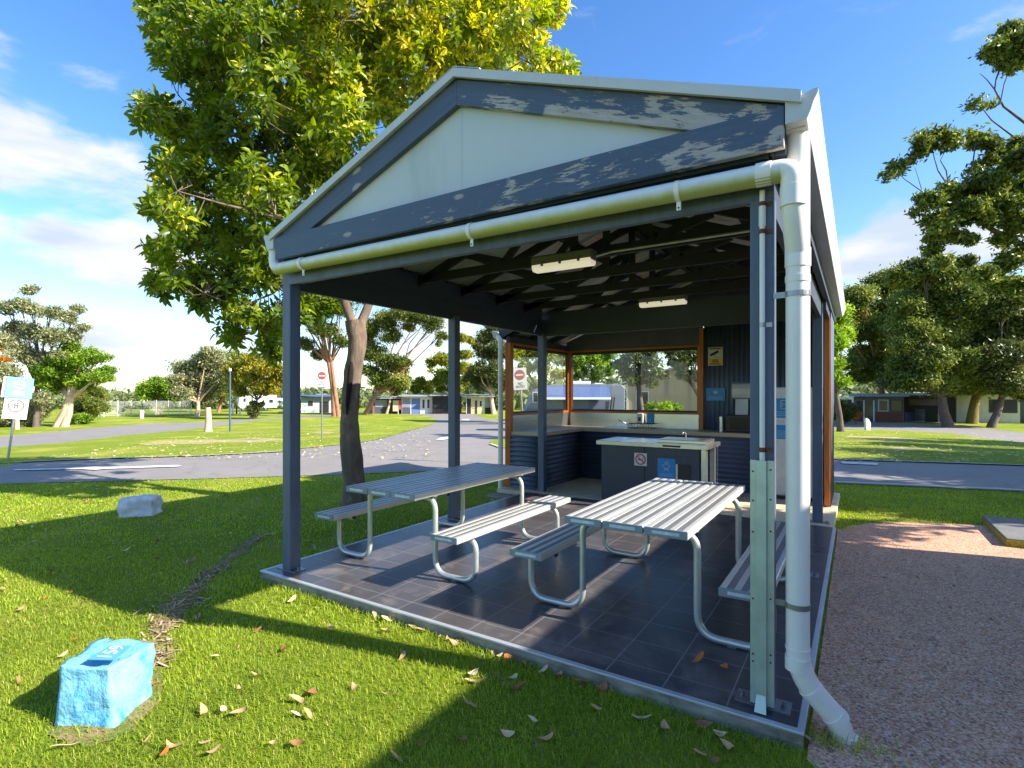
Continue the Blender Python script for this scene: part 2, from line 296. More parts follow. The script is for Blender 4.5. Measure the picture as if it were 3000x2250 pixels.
def tile_mat():
    m=bpy.data.materials.new('slate_tiles'); m.use_nodes=True; t=m.node_tree; L=t.links; b=t.nodes['Principled BSDF']
    g=nd(t,'ShaderNodeTexCoord'); mp=nd(t,'ShaderNodeMapping'); L.new(g.outputs['Object'],mp.inputs['Vector'])
    s=nd(t,'ShaderNodeSeparateXYZ'); L.new(mp.outputs[0],s.inputs[0])
    def mth(op,*a):
        n=t.nodes.new('ShaderNodeMath'); n.operation=op
        for i,v in enumerate(a):
            if isinstance(v,(int,float)): n.inputs[i].default_value=v
            else: L.new(v,n.inputs[i])
        return n.outputs[0]
    def grid(o,off,pitch):
        q=mth('DIVIDE',mth('SUBTRACT',o,off),pitch); fl=mth('FLOOR',q); fr=mth('SUBTRACT',q,fl); d=mth('MULTIPLY',mth('MINIMUM',fr,mth('SUBTRACT',1.,fr)),pitch); return fl,d
    ix,dx=grid(s.outputs[0],-.643,.310); iy,dy=grid(s.outputs[1],.477,.293)
    gr=nd(t,'ShaderNodeMapRange'); gr.inputs[1].default_value=.0042; gr.inputs[2].default_value=.0024; L.new(mth('MINIMUM',dx,dy),gr.inputs[0])
    cx=nd(t,'ShaderNodeCombineXYZ'); L.new(ix,cx.inputs[0]); L.new(iy,cx.inputs[1]); wn=nd(t,'ShaderNodeTexWhiteNoise',noise_dimensions='2D'); L.new(cx.outputs[0],wn.inputs['Vector'])
    n=nd(t,'ShaderNodeTexNoise',Scale=3.2,Detail=8.,Roughness=.65); mp2=nd(t,'ShaderNodeMapping'); mp2.inputs['Scale'].default_value=(1,3.2,1); L.new(g.outputs['Object'],mp2.inputs['Vector']); L.new(mp2.outputs[0],n.inputs['Vector'])
    base=nd(t,'ShaderNodeMix',data_type='RGBA'); base.inputs[6].default_value=(*lin((48,46,50)),1); base.inputs[7].default_value=(*lin((94,89,87)),1)
    L.new(mth('ADD',mth('MULTIPLY',n.outputs['Fac'],.75),mth('MULTIPLY',wn.outputs['Value'],.25)),base.inputs[0])
    st=nd(t,'ShaderNodeTexNoise',Scale=1.7,Detail=9.,Roughness=.7,Distortion=.4); L.new(g.outputs['Object'],st.inputs['Vector'])
    sr=nd(t,'ShaderNodeMapRange'); sr.inputs[1].default_value=.53; sr.inputs[2].default_value=.66; L.new(st.outputs['Fac'],sr.inputs[0])
    dm=nd(t,'ShaderNodeMix',data_type='RGBA'); L.new(mth('MULTIPLY',sr.outputs[0],.55),dm.inputs[0]); L.new(base.outputs[2],dm.inputs[6]); dm.inputs[7].default_value=(*lin((134,124,114)),1)
    gm=nd(t,'ShaderNodeMix',data_type='RGBA'); L.new(gr.outputs[0],gm.inputs[0]); L.new(dm.outputs[2],gm.inputs[6]); gm.inputs[7].default_value=(*lin((124,120,118)),1)
    L.new(gm.outputs[2],b.inputs['Base Color']); b.inputs['Specular IOR Level'].default_value=.32
    rr=nd(t,'ShaderNodeMapRange'); rr.inputs[3].default_value=.2; rr.inputs[4].default_value=.42; L.new(st.outputs['Fac'],rr.inputs[0]); L.new(rr.outputs[0],b.inputs['Roughness'])
    bp=nd(t,'ShaderNodeBump',Strength=.25,Distance=.004); L.new(mth('SUBTRACT',n.outputs['Fac'],gr.outputs[0]),bp.inputs['Height']); L.new(bp.outputs[0],b.inputs['Normal'])
    return m
TILE=tile_mat()
CORR=M('charcoal_corrugated_steel',lin((80,92,114)),rough=.42,metal=.2,var=.08,vs=4)
ROOFIN=M('roof_sheet_zincalume',lin((196,196,186)),rough=.45,metal=.25,var=.06,vs=3)
OILED=M('oiled_orange_timber',lin((190,104,34)),rough=.42,var=.3,vs=6,stretch=(6,6,.5),bump=.1,bs=30)
OILEDX=M('oiled_orange_timber_rail',lin((190,104,34)),rough=.42,var=.3,vs=6,stretch=(.5,6,6))
STAINLESS=M('brushed_stainless',lin((196,196,192)),rough=.27,metal=.9,var=.06,vs=8,stretch=(1,1,10))
BENCH=M('beige_benchtop',lin((186,168,134)),rough=.4,var=.08,vs=20)
TRUSSM=M('charcoal_truss_timber',lin((36,36,38)),rough=.7,var=.2,vs=5)
SIGNBLUE=M('sign_blue',lin((16,132,200)),rough=.4,var=.03)
SIGNPALE=M('sign_faded_blue',lin((124,192,222)),rough=.45,var=.05)
WHITE=M('sign_white',lin((208,210,212)),rough=.45,var=.03)
YELL=M('sign_yellow',lin((232,178,30)),rough=.45,var=.05)
SIGNRED=M('sign_red',lin((186,44,52)),rough=.45,var=.05)
SIGNREDF=M('sign_faded_red',lin((160,72,70)),rough=.5,var=.05)
INK=M('sign_ink',lin((18,18,22)),rough=.5,var=.1)
CREAM=M('cream_plastic',lin((222,216,202)),rough=.35,var=.04)
def glass(name,tint=(.93,.96,.95)):
    m=bpy.data.materials.new(name); m.use_nodes=True; t=m.node_tree; L=t.links
    tr=nd(t,'ShaderNodeBsdfTransparent'); tr.inputs['Color'].default_value=(*tint,1); gl=nd(t,'ShaderNodeBsdfGlossy',Roughness=.01)
    lw=nd(t,'ShaderNodeLayerWeight',Blend=.5); fr=t.nodes.new('ShaderNodeMath'); fr.operation='POWER'; L.new(lw.outputs['Facing'],fr.inputs[0]); fr.inputs[1].default_value=4.; f2=t.nodes.new('ShaderNodeMath'); f2.operation='MULTIPLY_ADD'; L.new(fr.outputs[0],f2.inputs[0]); f2.inputs[1].default_value=.5; f2.inputs[2].default_value=.04; fr=f2; ms=nd(t,'ShaderNodeMixShader'); L.new(fr.outputs[0],ms.inputs[0]); L.new(tr.outputs[0],ms.inputs[1]); L.new(gl.outputs[0],ms.inputs[2]); L.new(ms.outputs[0],t.nodes['Material Output'].inputs['Surface']); return m
GLASS=glass('window_glass')
DIFFUSER=M('light_diffuser',lin((236,228,206)),rough=.35,var=.03)
DIFFUSER.node_tree.nodes['Principled BSDF'].inputs['Emission Color'].default_value=(1,.90,.66,1); DIFFUSER.node_tree.nodes['Principled BSDF'].inputs['Emission Strength'].default_value=.22
# ------------------------------------------------------------------ ground, roads
def grass_ground(name,dry=.5):
    m=bpy.data.materials.new(name); m.use_nodes=True; t=m.node_tree; L=t.links; b=t.nodes['Principled BSDF']; b.inputs['Roughness'].default_value=.9; b.inputs['Specular IOR Level'].default_value=.1
    g=nd(t,'ShaderNodeTexCoord')
    def tex(s,d=6,r=.6,st=(1,1,1)):
        mp=nd(t,'ShaderNodeMapping'); mp.inputs['Scale'].default_value=st; L.new(g.outputs['Object'],mp.inputs['Vector'])
        n=nd(t,'ShaderNodeTexNoise',Scale=s,Detail=d,Roughness=r); L.new(mp.outputs[0],n.inputs['Vector']); return n.outputs['Fac']
    a=nd(t,'ShaderNodeMix',data_type='RGBA'); a.inputs[6].default_value=(*lin((92,114,26)),1); a.inputs[7].default_value=(*lin((148,162,50)),1)
    r1=nd(t,'ShaderNodeMapRange'); r1.inputs[1].default_value=.3; r1.inputs[2].default_value=.7; L.new(tex(26,8,.75),r1.inputs[0]); L.new(r1.outputs[0],a.inputs[0])
    c=nd(t,'ShaderNodeMix',data_type='RGBA'); L.new(a.outputs[2],c.inputs[6]); c.inputs[7].default_value=(*lin((172,166,74)),1)
    r2=nd(t,'ShaderNodeMapRange'); r2.inputs[1].default_value=.48; r2.inputs[2].default_value=.72; L.new(tex(.5,5),r2.inputs[0]); L.new(r2.outputs[0],c.inputs[0])
    d=nd(t,'ShaderNodeMix',data_type='RGBA'); L.new(c.outputs[2],d.inputs[6]); d.inputs[7].default_value=(*lin((168,148,104)),1)
    r3=nd(t,'ShaderNodeMapRange'); r3.inputs[1].default_value=.60; r3.inputs[2].default_value=.72; r3.inputs[4].default_value=dry; L.new(tex(.33,7,.62),r3.inputs[0]); L.new(r3.outputs[0],d.inputs[0])
    L.new(d.outputs[2],b.inputs['Base Color'])
    bp=nd(t,'ShaderNodeBump',Strength=.9,Distance=.03); L.new(tex(45,6,.8),bp.inputs['Height']); L.new(bp.outputs[0],b.inputs['Normal']); return m
LAWN=grass_ground('lawn',.45); ISLE=grass_ground('island_lawn',.75)
rad=list(np.arange(.5,60,.8))+list(np.geomspace(60,1500,30)); NA=288
gv=[(-2,3,zg(-2,3))]; gf=[]
for r in rad:
    for k in range(NA):
        a=2*math.pi*k/NA; x=-2+r*math.cos(a); y=3+r*math.sin(a); gv.append((x,y,zg(x,y)))
for k in range(NA): gf.append((0,1+k,1+(k+1)%NA))
for i in range(len(rad)-1):
    for k in range(NA):
        j=(k+1)%NA; gf.append((1+i*NA+k,1+(i+1)*NA+k,1+(i+1)*NA+j,1+i*NA+j))
mb=MB(); mb.add(gv,gf); struct(mb.build('ground',LAWN))
def drape(name,poly,mat,off,maxe=1.6):
    bm=bmesh.new(); vsx=[bm.verts.new((p[0],p[1],0)) for p in poly]; bm.faces.new(vsx); bmesh.ops.triangulate(bm,faces=bm.faces[:])
    for _ in range(9):
        es=[e for e in bm.edges if e.calc_length()>maxe*(1+.03*((e.verts[0].co-Vector((0,0,0))).length))]
        if not es: break
        bmesh.ops.subdivide_edges(bm,edges=es,cuts=1); bmesh.ops.triangulate(bm,faces=[f for f in bm.faces if len(f.verts)>3])
    for v in bm.verts: v.co.z=zg(v.co.x,v.co.y)+off
    bmesh.ops.recalc_face_normals(bm,faces=bm.faces[:])
    if sum(f.normal.z for f in bm.faces)<0: bmesh.ops.reverse_faces(bm,faces=bm.faces[:])
    me=bpy.data.meshes.new(name); bm.to_mesh(me); bm.free(); me.materials.append(mat); o=bpy.data.objects.new(name,me); COL.objects.link(o); return struct(o)
ASPH=M('asphalt',lin((130,124,119)),rough=.85,var=.08,vs=1.2,bump=.5,bs=130,dirt=(lin((142,136,130)),.5,.4,.9,(1,1,1)),dirt2=(lin((96,92,98)),40,.6,.8,(1,1,1)))
def cracks():
    t=ASPH.node_tree; L=t.links; b=t.nodes['Principled BSDF']; src=b.inputs['Base Color'].links[0].from_socket; g=nd(t,'ShaderNodeTexCoord')
    n=nd(t,'ShaderNodeTexNoise',Scale=1.5,Detail=5.); L.new(g.outputs['Object'],n.inputs['Vector']); ad=nd(t,'ShaderNodeMix',data_type='RGBA',blend_type='ADD'); ad.inputs[0].default_value=1.; L.new(g.outputs['Object'],ad.inputs[6]); L.new(n.outputs['Color'],ad.inputs[7])
    v=nd(t,'ShaderNodeTexVoronoi',feature='DISTANCE_TO_EDGE',Scale=.33); L.new(ad.outputs[2],v.inputs['Vector'])
    r=nd(t,'ShaderNodeMapRange'); r.inputs[1].default_value=.012; r.inputs[2].default_value=.004; r.inputs[4].default_value=.22; L.new(v.outputs['Distance'],r.inputs[0])
    m=nd(t,'ShaderNodeMix',data_type='RGBA'); L.new(r.outputs[0],m.inputs[0]); L.new(src,m.inputs[6]); m.inputs[7].default_value=(*lin((70,66,66)),1); L.new(m.outputs[2],b.inputs['Base Color'])
cracks()
def g2(l): return [G(*p)[0] for p in l]
near_edge=[(-320,1436),(0,1419),(300,1411),(600,1404),(822,1397),(1000,1392),(1180,1384),(1330,1377)]
near_w=g2(near_edge)+[Vector((-4.9,7.35,0)),Vector((-2.2,8.0,0))]+g2([(2440,1417),(2700,1428),(3000,1442),(3350,1462)])
outer=g2([(3350,1296),(3000,1268),(2950,1262),(2800,1247),(2640,1240),(2440,1234),(1700,1236),(1520,1236),(1465,1232),(1420,1226),(1385,1213),(1380,1209),(1225,1209),(1060,1210),(1000,1214),(723,1229),(588,1238),(452,1241),(271,1254),(0,1280),(-320,1308)])
drape('road',near_w+outer,ASPH,.012)
drape('grass_island',g2([(-320,1375),(0,1360),(300,1347),(600,1338),(823,1326),(890,1316),(1054,1299),(1110,1288),(1160,1275),(1200,1263),(1230,1255),(1262,1245),(1277,1238),(1281,1231),(1262,1222),(1225,1216),(1150,1213),(1060,1213),(1000,1220),(768,1231),(610,1252),(497,1265),(362,1277),(181,1299),(0,1313),(-320,1338)]),ISLE,.03)
drape('grass_island',g2([(1436,1303),(1463,1313),(1700,1327),(2440,1349),(2700,1357),(3000,1367),(3350,1382),(3350,1325),(3000,1299),(2900,1287),(2780,1270),(2560,1259),(2440,1257),(1700,1274),(1445,1290),(1437,1296)]),ISLE,.03)
KERBM=M('pale_concrete_edge',lin((190,184,172)),rough=.85,var=.1,vs=8)
def ribbon(name,pts,wd,mat,off):
    P=[]; 
    for a,b in zip(pts,pts[1:]):
        n=max(1,int((b-a).length/.8))
        P+=[a+(b-a)*k/n for k in range(n)]
    P.append(pts[-1]); v=[]
    for i,p in enumerate(P):
        t=(P[min(i+1,len(P)-1)]-P[max(i-1,0)]); t.z=0; t.normalize(); s=Vector((-t.y,t.x,0))*wd/2
        for q in (p+s,p-s): v.append((q.x,q.y,zg(q.x,q.y)+off))
    mb=MB(); mb.add(v,[(2*i,2*i+1,2*i+3,2*i+2) for i in range(len(P)-1)]); return struct(mb.build(name,mat))
for l in ([(2440,1417),(2700,1428),(3000,1442),(3350,1462)],[(2440,1349),(2700,1357),(3000,1367),(3350,1382)],[(-320,1375),(0,1360),(300,1347),(600,1338),(823,1326)],[(1436,1303),(1463,1313),(1600,1321)],[(2440,1234),(2640,1240),(2800,1247)]): ribbon('kerb',g2(l),.09,KERBM,.042)
ROADP=M('road_paint',lin((214,210,206)),rough=.7,var=.1,vs=14,dirt=(lin((150,146,146)),10,.5,.62,(1,1,1)))
drape('road_marking',g2([(41,1382),(41,1379),(240,1374),(280,1371),(300,1372.5),(520,1366),(534,1368),(520,1371),(300,1378),(280,1381),(240,1378)]),ROADP,.03)
drape('road_marking',g2([(1276,1292),(1292,1284),(1313,1281),(1345,1281),(1345,1286),(1313,1288),(1300,1291)]),ROADP,.03)
drape('road_marking',g2([(1352,1229),(1375,1228),(1374,1232),(1356,1232)]),ROADP,.03)
drape('road_marking',g2([(2462,1356),(2575,1360),(2570,1366),(2470,1362)]),ROADP,.03)
def wob(pts,a,n=6,seed=1):
    rr=random.Random(seed); out=[]
    for p,q in zip(pts,pts[1:]):
        for k in range(n):
            t=k/n; x=p[0]+(q[0]-p[0])*t; y=p[1]+(q[1]-p[1])*t; out.append(Vector((x+rr.uniform(-a,a),y+rr.uniform(-a,a),0)))
    out.append(Vector((*pts[-1][:2],0))); return out
BAREM=M('bare_earth',lin((176,150,112)),rough=.95,var=.3,vs=3,bump=.5,bs=30,dirt=(lin((140,146,60)),2.2,.42,.6,(1,1,1)))
for q_ in ([(400,1303),(470,1296),(600,1291),(720,1287),(830,1286),(835,1292),(760,1297),(640,1301),(520,1305),(430,1308)],[(2442,1283),(2520,1280),(2620,1283),(2690,1291),(2640,1294),(2540,1290)],[(2580,1313),(2640,1314),(2690,1319),(2650,1322)],[(900,1270),(960,1266),(990,1268),(950,1274)]): drape('bare_patch',wob([tuple(p) for p in g2(q_+q_[:1])],.35,4,7)[:-1],BAREM,.036)
# gravel yard
GRAV=M('pink_gravel',lin((200,148,112)),rough=.95,var=.35,vs=3,spec=.12)
def gravel_grain():
    t=GRAV.node_tree; L=t.links; b=t.nodes['Principled BSDF']; src=b.inputs['Base Color'].links[0].from_socket; g=nd(t,'ShaderNodeTexCoord')
    n=nd(t,'ShaderNodeTexNoise',Scale=40.,Detail=3.); L.new(g.outputs['Object'],n.inputs['Vector'])
    v1=nd(t,'ShaderNodeTexVoronoi',Scale=105.); L.new(g.outputs['Object'],v1.inputs['Vector'])
    sp=nd(t,'ShaderNodeSeparateColor'); L.new(v1.outputs['Color'],sp.inputs[0])
    cr=nd(t,'ShaderNodeValToRGB'); e=cr.color_ramp.elements; e[0].color=(*lin((116,86,70)),1); e[1].color=(*lin((250,226,204)),1); k=e.new(.35); k.color=(*lin((208,158,128)),1); k=e.new(.8); k.color=(*lin((230,188,160)),1)
    L.new(sp.outputs[0],cr.inputs[0]); m=nd(t,'ShaderNodeMix',data_type='RGBA'); m.inputs[0].default_value=.72; L.new(src,m.inputs[6]); L.new(cr.outputs[0],m.inputs[7]); L.new(m.outputs[2],b.inputs['Base Color'])
    bp=nd(t,'ShaderNodeBump',Strength=.9,Distance=.006); L.new(v1.outputs['Distance'],bp.inputs['Height']); bp.invert=True; L.new(bp.outputs[0],b.inputs['Normal'])
gravel_grain()
grav_back=[(.02,4.62),(.14,4.95),(.5,5.36),(1.0,5.62),(1.54,5.84),(1.87,5.95),(3.4,6.2),(6,6.1)]
grav_left=[(6,-6),(.75,-6),(.5,-2.2),(.30,-.7),(.10,-.16),(.012,-.05),(.012,.6),(.012,4.4)]
grav_poly=wob(grav_back,.025,5)+wob(grav_left[:5],.02,5,3)+[Vector((*p,0)) for p in grav_left[5:]]
drape('gravel',grav_poly,GRAV,.006,.5)
# small stones on top of the gravel
gs=MB(); rr=random.Random(5); n=0; stones=[]
while len(stones)<2600:
    x=rr.uniform(.02,2.0); y=rr.triangular(-1.2,5.6,-.4)
    if y>4.65 and x<.5: continue
    stones.append((x,y))
V=[];Fq=[];T=[]
for x,y in stones:
    s=rr.choice([.004,.005,.006,.008]) if rr.random()<.97 else rr.uniform(.01,.018); a=rr.uniform(0,6.3); o=len(V); z=-.072
    for k in range(5):
        q=a+k*1.2566; V.append((x+s*math.cos(q)*rr.uniform(.7,1.2),y+s*math.sin(q)*rr.uniform(.7,1.2),z))
    V.append((x,y,z+s*rr.uniform(.5,.9)))
    Fq+=[(o+k,o+(k+1)%5,o+5) for k in range(5)]; T+=[rr.random()**2]*6
STONE=Mleaf('loose_stone',lin((120,98,86)),lin((214,200,186)),rough=.9,transl=0)
stuff(np_mesh('loose_gravel',np.array(V),[np.array(Fq)],STONE,T),'loose pale and brown stones scattered over the pink gravel yard','gravel')
# worn bark trail through the lawn
DIRT=M('bark_soil',lin((138,116,78)),rough=.95,var=.35,vs=30,bump=.8,bs=60,dirt=(lin((96,112,34)),9,.45,.6,(1,1,1)))
trail=[(764,1566),(720,1600),(640,1668),(600,1690),(560,1745),(525,1775),(490,1815),(468,1850),(470,1900),(468,1960)]
tw=[.04,.05,.08,.03,.05,.12,.09,.05,.03,.02]
rock_dirt=wob([tuple(p) for p in g2([(130,2150),(170,2172),(260,2192),(335,2172),(405,2130),(470,2045),(482,1965),(458,1930),(440,2000),(370,2090),(300,2110),(200,2120),(130,2150)])],.012,5,11)[:-1]
drape('dirt_patch',rock_dirt,DIRT,.007,.3)
tp=g2(trail); Lp=[];Rp=[]
for i,p in enumerate(tp):
    t=(tp[min(i+1,len(tp)-1)]-tp[max(i-1,0)]).normalized(); s=Vector((-t.y,t.x,0)); Lp.append(p+s*tw[i]); Rp.append(p-s*tw[i])
trail_poly=wob([tuple(p) for p in Lp],.035,6,2)+wob([tuple(p) for p in Rp[::-1]],.035,6,4)
drape('dirt_path',trail_poly,DIRT,.008,.3)
V=[];Fq=[];T=[]
for k in range(430):
    i=rr.randrange(len(tp)-1); f=rr.random(); p=tp[i].lerp(tp[i+1],f); wdt=(tw[i]+tw[i+1])/2*1.25; x=p.x+rr.gauss(0,wdt*.95); y=p.y+rr.gauss(0,wdt*.95); a=rr.uniform(0,6.3); l=rr.uniform(.012,.05); b=rr.uniform(.003,.007); z=-.07+rr.uniform(0,.012); o=len(V)
    ca,sa=math.cos(a),math.sin(a); tl=rr.uniform(-.012,.012)
    for u,v_ in ((-l,-b),(l,-b),(l,b),(-l,b)): V.append((x+u*ca-v_*sa,y+u*sa+v_*ca,z+u/l*tl))
    Fq.append((o,o+1,o+2,o+3)); T+=[rr.random()]*4
stuff(np_mesh('bark_mulch',np.array(V),[np.array(Fq)],Mleaf('bark_chip',lin((98,68,50)),lin((206,178,146)),rough=.9,transl=0),T),'loose brown bark chips along the worn trail in the lawn','mulch')
# ------------------------------------------------------------------ picnic shelter
RZ=lambda x:3.55-.377*abs(x+1.95)
sh=thing('picnic_shelter','open gabled picnic shelter with blue-grey posts, flaking gable boards and dark tiled slab','shelter',(-2.04,2.2,-.08))
m=MB(); m.box(-4.076,.004,-.16,-.004,4.36,-.012); slab=m.build('concrete_slab',CONC,sh,bevel=.006)
m=MB(); m.box(-4.045,.035,-.012,-.03,4.36,0); m.build('tiled_floor',TILE,slab)
m=MB(); m.box(-4.08,0,-.012,0,.034,.002); m.box(-.03,.0345,-.012,0,4.37,.0015); m.box(-4.08,.0345,-.012,-4.046,4.37,.0015); m.build('edge_trim',EDGE,slab,bevel=.003)
PXL=(-3.945,-3.84); PXR=(-.241,-.137)
posts=[(PXL,.124,2.44),(PXL,2.34,2.44),(PXL,4.5,2.44),(PXR,.124,2.44),(PXR,2.34,2.44),(PXR,4.5,2.44)]
for (x0,x1),y,h in posts:
    m=MB(); m.box(x0,y,.006,x1,y+.104,h); po=m.build('post',PAINT,sh,bevel=.006,org=(x0,y,0))
    m=MB(); m.box(x0-.07,y-.005,.0,x1+.07,y+.11,.006); q=m.build('base_plate',STEEL,po); q.location=-po.location
    for bx in (x0-.04,x1+.04): m=MB(); m.tube([(bx,y+.05,.006),(bx,y+.05,.03)],.008,8); m.tube([(bx,y+.05,.006),(bx,y+.05,.014)],.014,6); q=m.build('anchor_bolt',STEEL,po); q.location=-po.location
for x0,x1,y0,y1,z0,z1 in ((-3.945,-.137,.126,.171,2.428,2.60),(-3.945,-.137,4.53,4.575,2.385,2.75)):
    m=MB(); m.box(x0,y0,z0,x1,y1,z1); m.build('beam',PAINT if y0<1 else PAINTDK,sh,bevel=.003)
for xa in (-3.93,-.197):
    m=MB(); m.box(xa,.175,2.40,xa+.045,4.525,2.65); m.build('side_beam',PAINTDK,sh,bevel=.003)
# roof sheets, capping
def slope_sheet(x0,x1,y0,y1,dz=0):
    m=MB(); sgn=1 if x1>x0 else -1; v=Vector((x1-x0,0,RZ(x1)-RZ(x0))); nrm=Vector((.377*sgn,0,1)).normalized()
    return m.corr((x0,y0,RZ(x0)-.02+dz),(0,1,0),v,y1-y0,v.length,nrm)
slope_sheet(-1.95,.0,-.01,7.12).build('roof_sheet',ROOFIN,sh,smooth=True,solid=.0015)
slope_sheet(-1.95,-3.92,-.01,4.55).build('roof_sheet',ROOFIN,sh,smooth=True,solid=.0015)
slope_sheet(-1.95,-4.68,4.56,7.12).build('roof_sheet',ROOFIN,sh,smooth=True,solid=.0015)
m=MB(); m.prism([(-1.95,-.03,3.575),(-1.75,-.03,3.50),(-1.75,-.03,3.496),(-1.95,-.03,3.57),(-2.15,-.03,3.496),(-2.15,-.03,3.50)],(0,7.16,0)); m.build('ridge_capping',TRIM,sh)
cang=math.atan(.377)
m=MB()
m.prism([(-1.95,-.034,3.552),(-.01,-.034,3.552-.377*1.94),(-.01,-.034,3.508-.377*1.94),(-1.95,-.034,3.508)],(0,.022,0))
m.prism([(-1.95,-.033,3.552),(-3.90,-.033,3.552-.377*1.95),(-3.90,-.033,3.508-.377*1.95),(-1.95,-.033,3.508)],(0,.022,0))
m.prism([(-1.95,-.032,3.564),(-.01,-.032,3.564-.377*1.94),(-.01,-.032,3.553-.377*1.94),(-1.95,-.032,3.553),(-3.9,-.032,3.553-.377*1.95),(-3.9,-.032,3.564-.377*1.95)],(0,.16,0))
m.build('barge_capping',TRIM,sh)
# barge boards (local X down the slope, Z across), fascia
for sg,mt,ln in ((1,PEEL_R,2.0),(-1,PEEL_L,2.02)):
    top=3.507; h=.150; c=math.cos(cang); s=math.sin(cang)
    m=MB(); # outline in local frame: mitred at the ridge
    k=h*math.tan(cang)
    m.prism([(0,0,0),(ln,0,0),(ln,0,-h),(-k+ .0 +2*0,0,-h)] if False else [(0,0,0),(ln,0,0),(ln,0,-h),(h*math.tan(cang)*-1*-1,0,-h)],(0,.038,0))
    if sg<0:
        m=MB(); m.prism([(0,0,0),(-ln,0,0),(-ln,0,-h),(-h*math.tan(cang),0,-h)],(0,.038,0))
    o=m.build('barge_board',mt,sh,bevel=.003); o.matrix_parent_inverse=Matrix.Translation(-sh.location); o.location=(-1.952,.004,top); o.rotation_euler=(0,cang*sg,0)
m=MB(); m.box(-1.883,0,-.09,1.883,.042,.09); o=m.build('fascia_board',PEEL_F,sh,bevel=.003); o.matrix_parent_inverse=Matrix.Translation(-sh.location); o.location=(-1.962,-.012,2.70)
m=MB(); m.prism([(-1.95,.048,3.46),(-.2,.048,3.46-.377*1.75),(-3.7,.048,3.46-.377*1.75)],(0,.008,0)); m.build('gable_panel',PANEL,sh)
m=MB(); m.box(-1.953,.0455,2.72,-1.943,.0478,3.36); m.build('panel_joint',TRIM,sh)
m=MB(); m.box(-3.9,.06,2.60,-.15,.122,2.79); m.build('gable_bottom_plate',PAINTDK,sh)
m=MB(); m.prism([(-3.83,.062,2.79),(-.1,.062,2.79),(-1.95,.062,3.49)],(0,.03,0)); m.build('gable_backing',TRUSSM,sh)
# purlins and trusses
for xx in (-3.3,-2.6,-1.3,-.6,-2.05,-1.85):
    m=MB(); m.box(xx-.04,.13,RZ(xx)-.075,xx+.04,7.0,RZ(xx)-.035); m.build('purlin',TRUSSM,sh)
for ty in (.93,1.67,2.42,3.16,3.88):
    m=MB(); m.box(-3.9,ty,2.70,-.16,ty+.04,2.79)
    for sg in (1,-1):
        xe=-.12 if sg>0 else -3.9
        m.beam((-1.95,ty+.02,RZ(-1.95)-.14),(xe,ty+.02,RZ(xe)-.14),.04,.09)
        for a,b in ((.45,.95),(.95,.45)) : pass
        m.beam((-1.95+sg*.75,ty+.02,2.79),(-1.95+sg*.28,ty+.02,RZ(-1.95+sg*.28)-.18),.036,.07)
        m.beam((-1.95+sg*.75,ty+.02,2.79),(-1.95+sg*1.2,ty+.02,RZ(-1.95+sg*1.2)-.18),.036,.07)
    m.box(-1.985,ty+.002,2.79,-1.915,ty+.038,3.38)
    m.build('roof_truss',TRUSSM,sh)
# gutters: quad profile along Y
def gutter(x,y0,y1,z,sg):
    m=MB(); p=[(0,0),(0,-.095),(.085,-.095),(.1,-.06),(.112,-.02),(.128,.012),(.128,.03),(.114,.03)]
    q=[(x+sg*a,y0,z+b) for a,b in p]; m.prism(q,(0,y1-y0,0)); return m
g_=gutter(-.074,-.016,7.14,2.80,1).build('gutter',TRIM,sh)
gutter(-3.868,-.016,4.5,2.80,-1).build('gutter',TRIM,sh)
m=MB(); m.box(-.130,.05,2.60,-.078,7.0,2.70); m.build('eaves_fascia',PAINTDK,sh)
m=MB(); m.prism([(-.13,.05,2.70),(.0,.05,2.70),(.0,.05,2.706),(-.13,.05,2.706)],(0,7.0,0)); m.build('eaves_soffit',TRIM,sh)
m=MB(); m.box(-3.86,.05,2.60,-3.81,4.4,2.80); m.build('eaves_fascia',PAINTDK,sh)
# storm water: cross pipe under the gable and the down pipe
m=MB(); pth=fillet([(-.015,.012,.17),(-.015,.012,0),(3.83,0,0)],.10,8); m.tube(pth,.05,20)
cp=m.build('cross_pipe',ALGAE,sh,smooth=True); cp.matrix_parent_inverse=Matrix.Translation(-sh.location); cp.location=(-3.925,.040,2.552); cp.rotation_euler=(0,math.atan(.033/3.6),0)
for xx in (-3.55,-1.86,-.56):
    z=2.552-.0092*(xx+3.925)
    m=MB(); m.tube([(xx-.012,.04,z),(xx+.012,.04,z)],.0525,20); m.box(xx-.011,.04,z-.095,xx+.011,.045,z-.05); q=m.build('pipe_clip',PVC,cp,smooth=False); q.matrix_parent_inverse=(Matrix.Translation(cp.location)@Matrix.Rotation(cp.rotation_euler.y,4,'Y')).inverted()
    m=MB(); m.disc((xx,.0395,z-.083),.005,(0,-1,0),10,.001); q2=m.build('screw_hole',INK,q)
X0,Y0=-.036,.131
dp=fillet([(X0,Y0,2.72),(X0,Y0,.20),(.125,.195,-.0),(.150,.207,-.11)],.12,7)
m=MB(); m.tube(dp,.0505,24); dpo=m.build('down_pipe',PVC,sh,smooth=True)
m=MB()
m.tube(fillet([(-.16,.043,2.521),(-.048,.043,2.519),(-.048,.046,2.36),(X0,Y0-.004,2.16)],.105,8),.0515,20,cap=True)
m.build('pipe_elbow',ALGAE if False else PVC,dpo,smooth=True)
a=Vector((X0,Y0,.2));b=Vector((.125,.195,0)); d_=(b-a).normalized()
for pp,r in ([[(X0,Y0,z),(X0,Y0,z+h)],r] for z,r,h in ((2.09,.0545,.085),(2.02,.0535,.03),(.315,.0535,.012),(.222,.0545,.06))): m=MB(); m.tube(pp,r,24); m.build('pipe_collar',PVC,dpo,smooth=True)
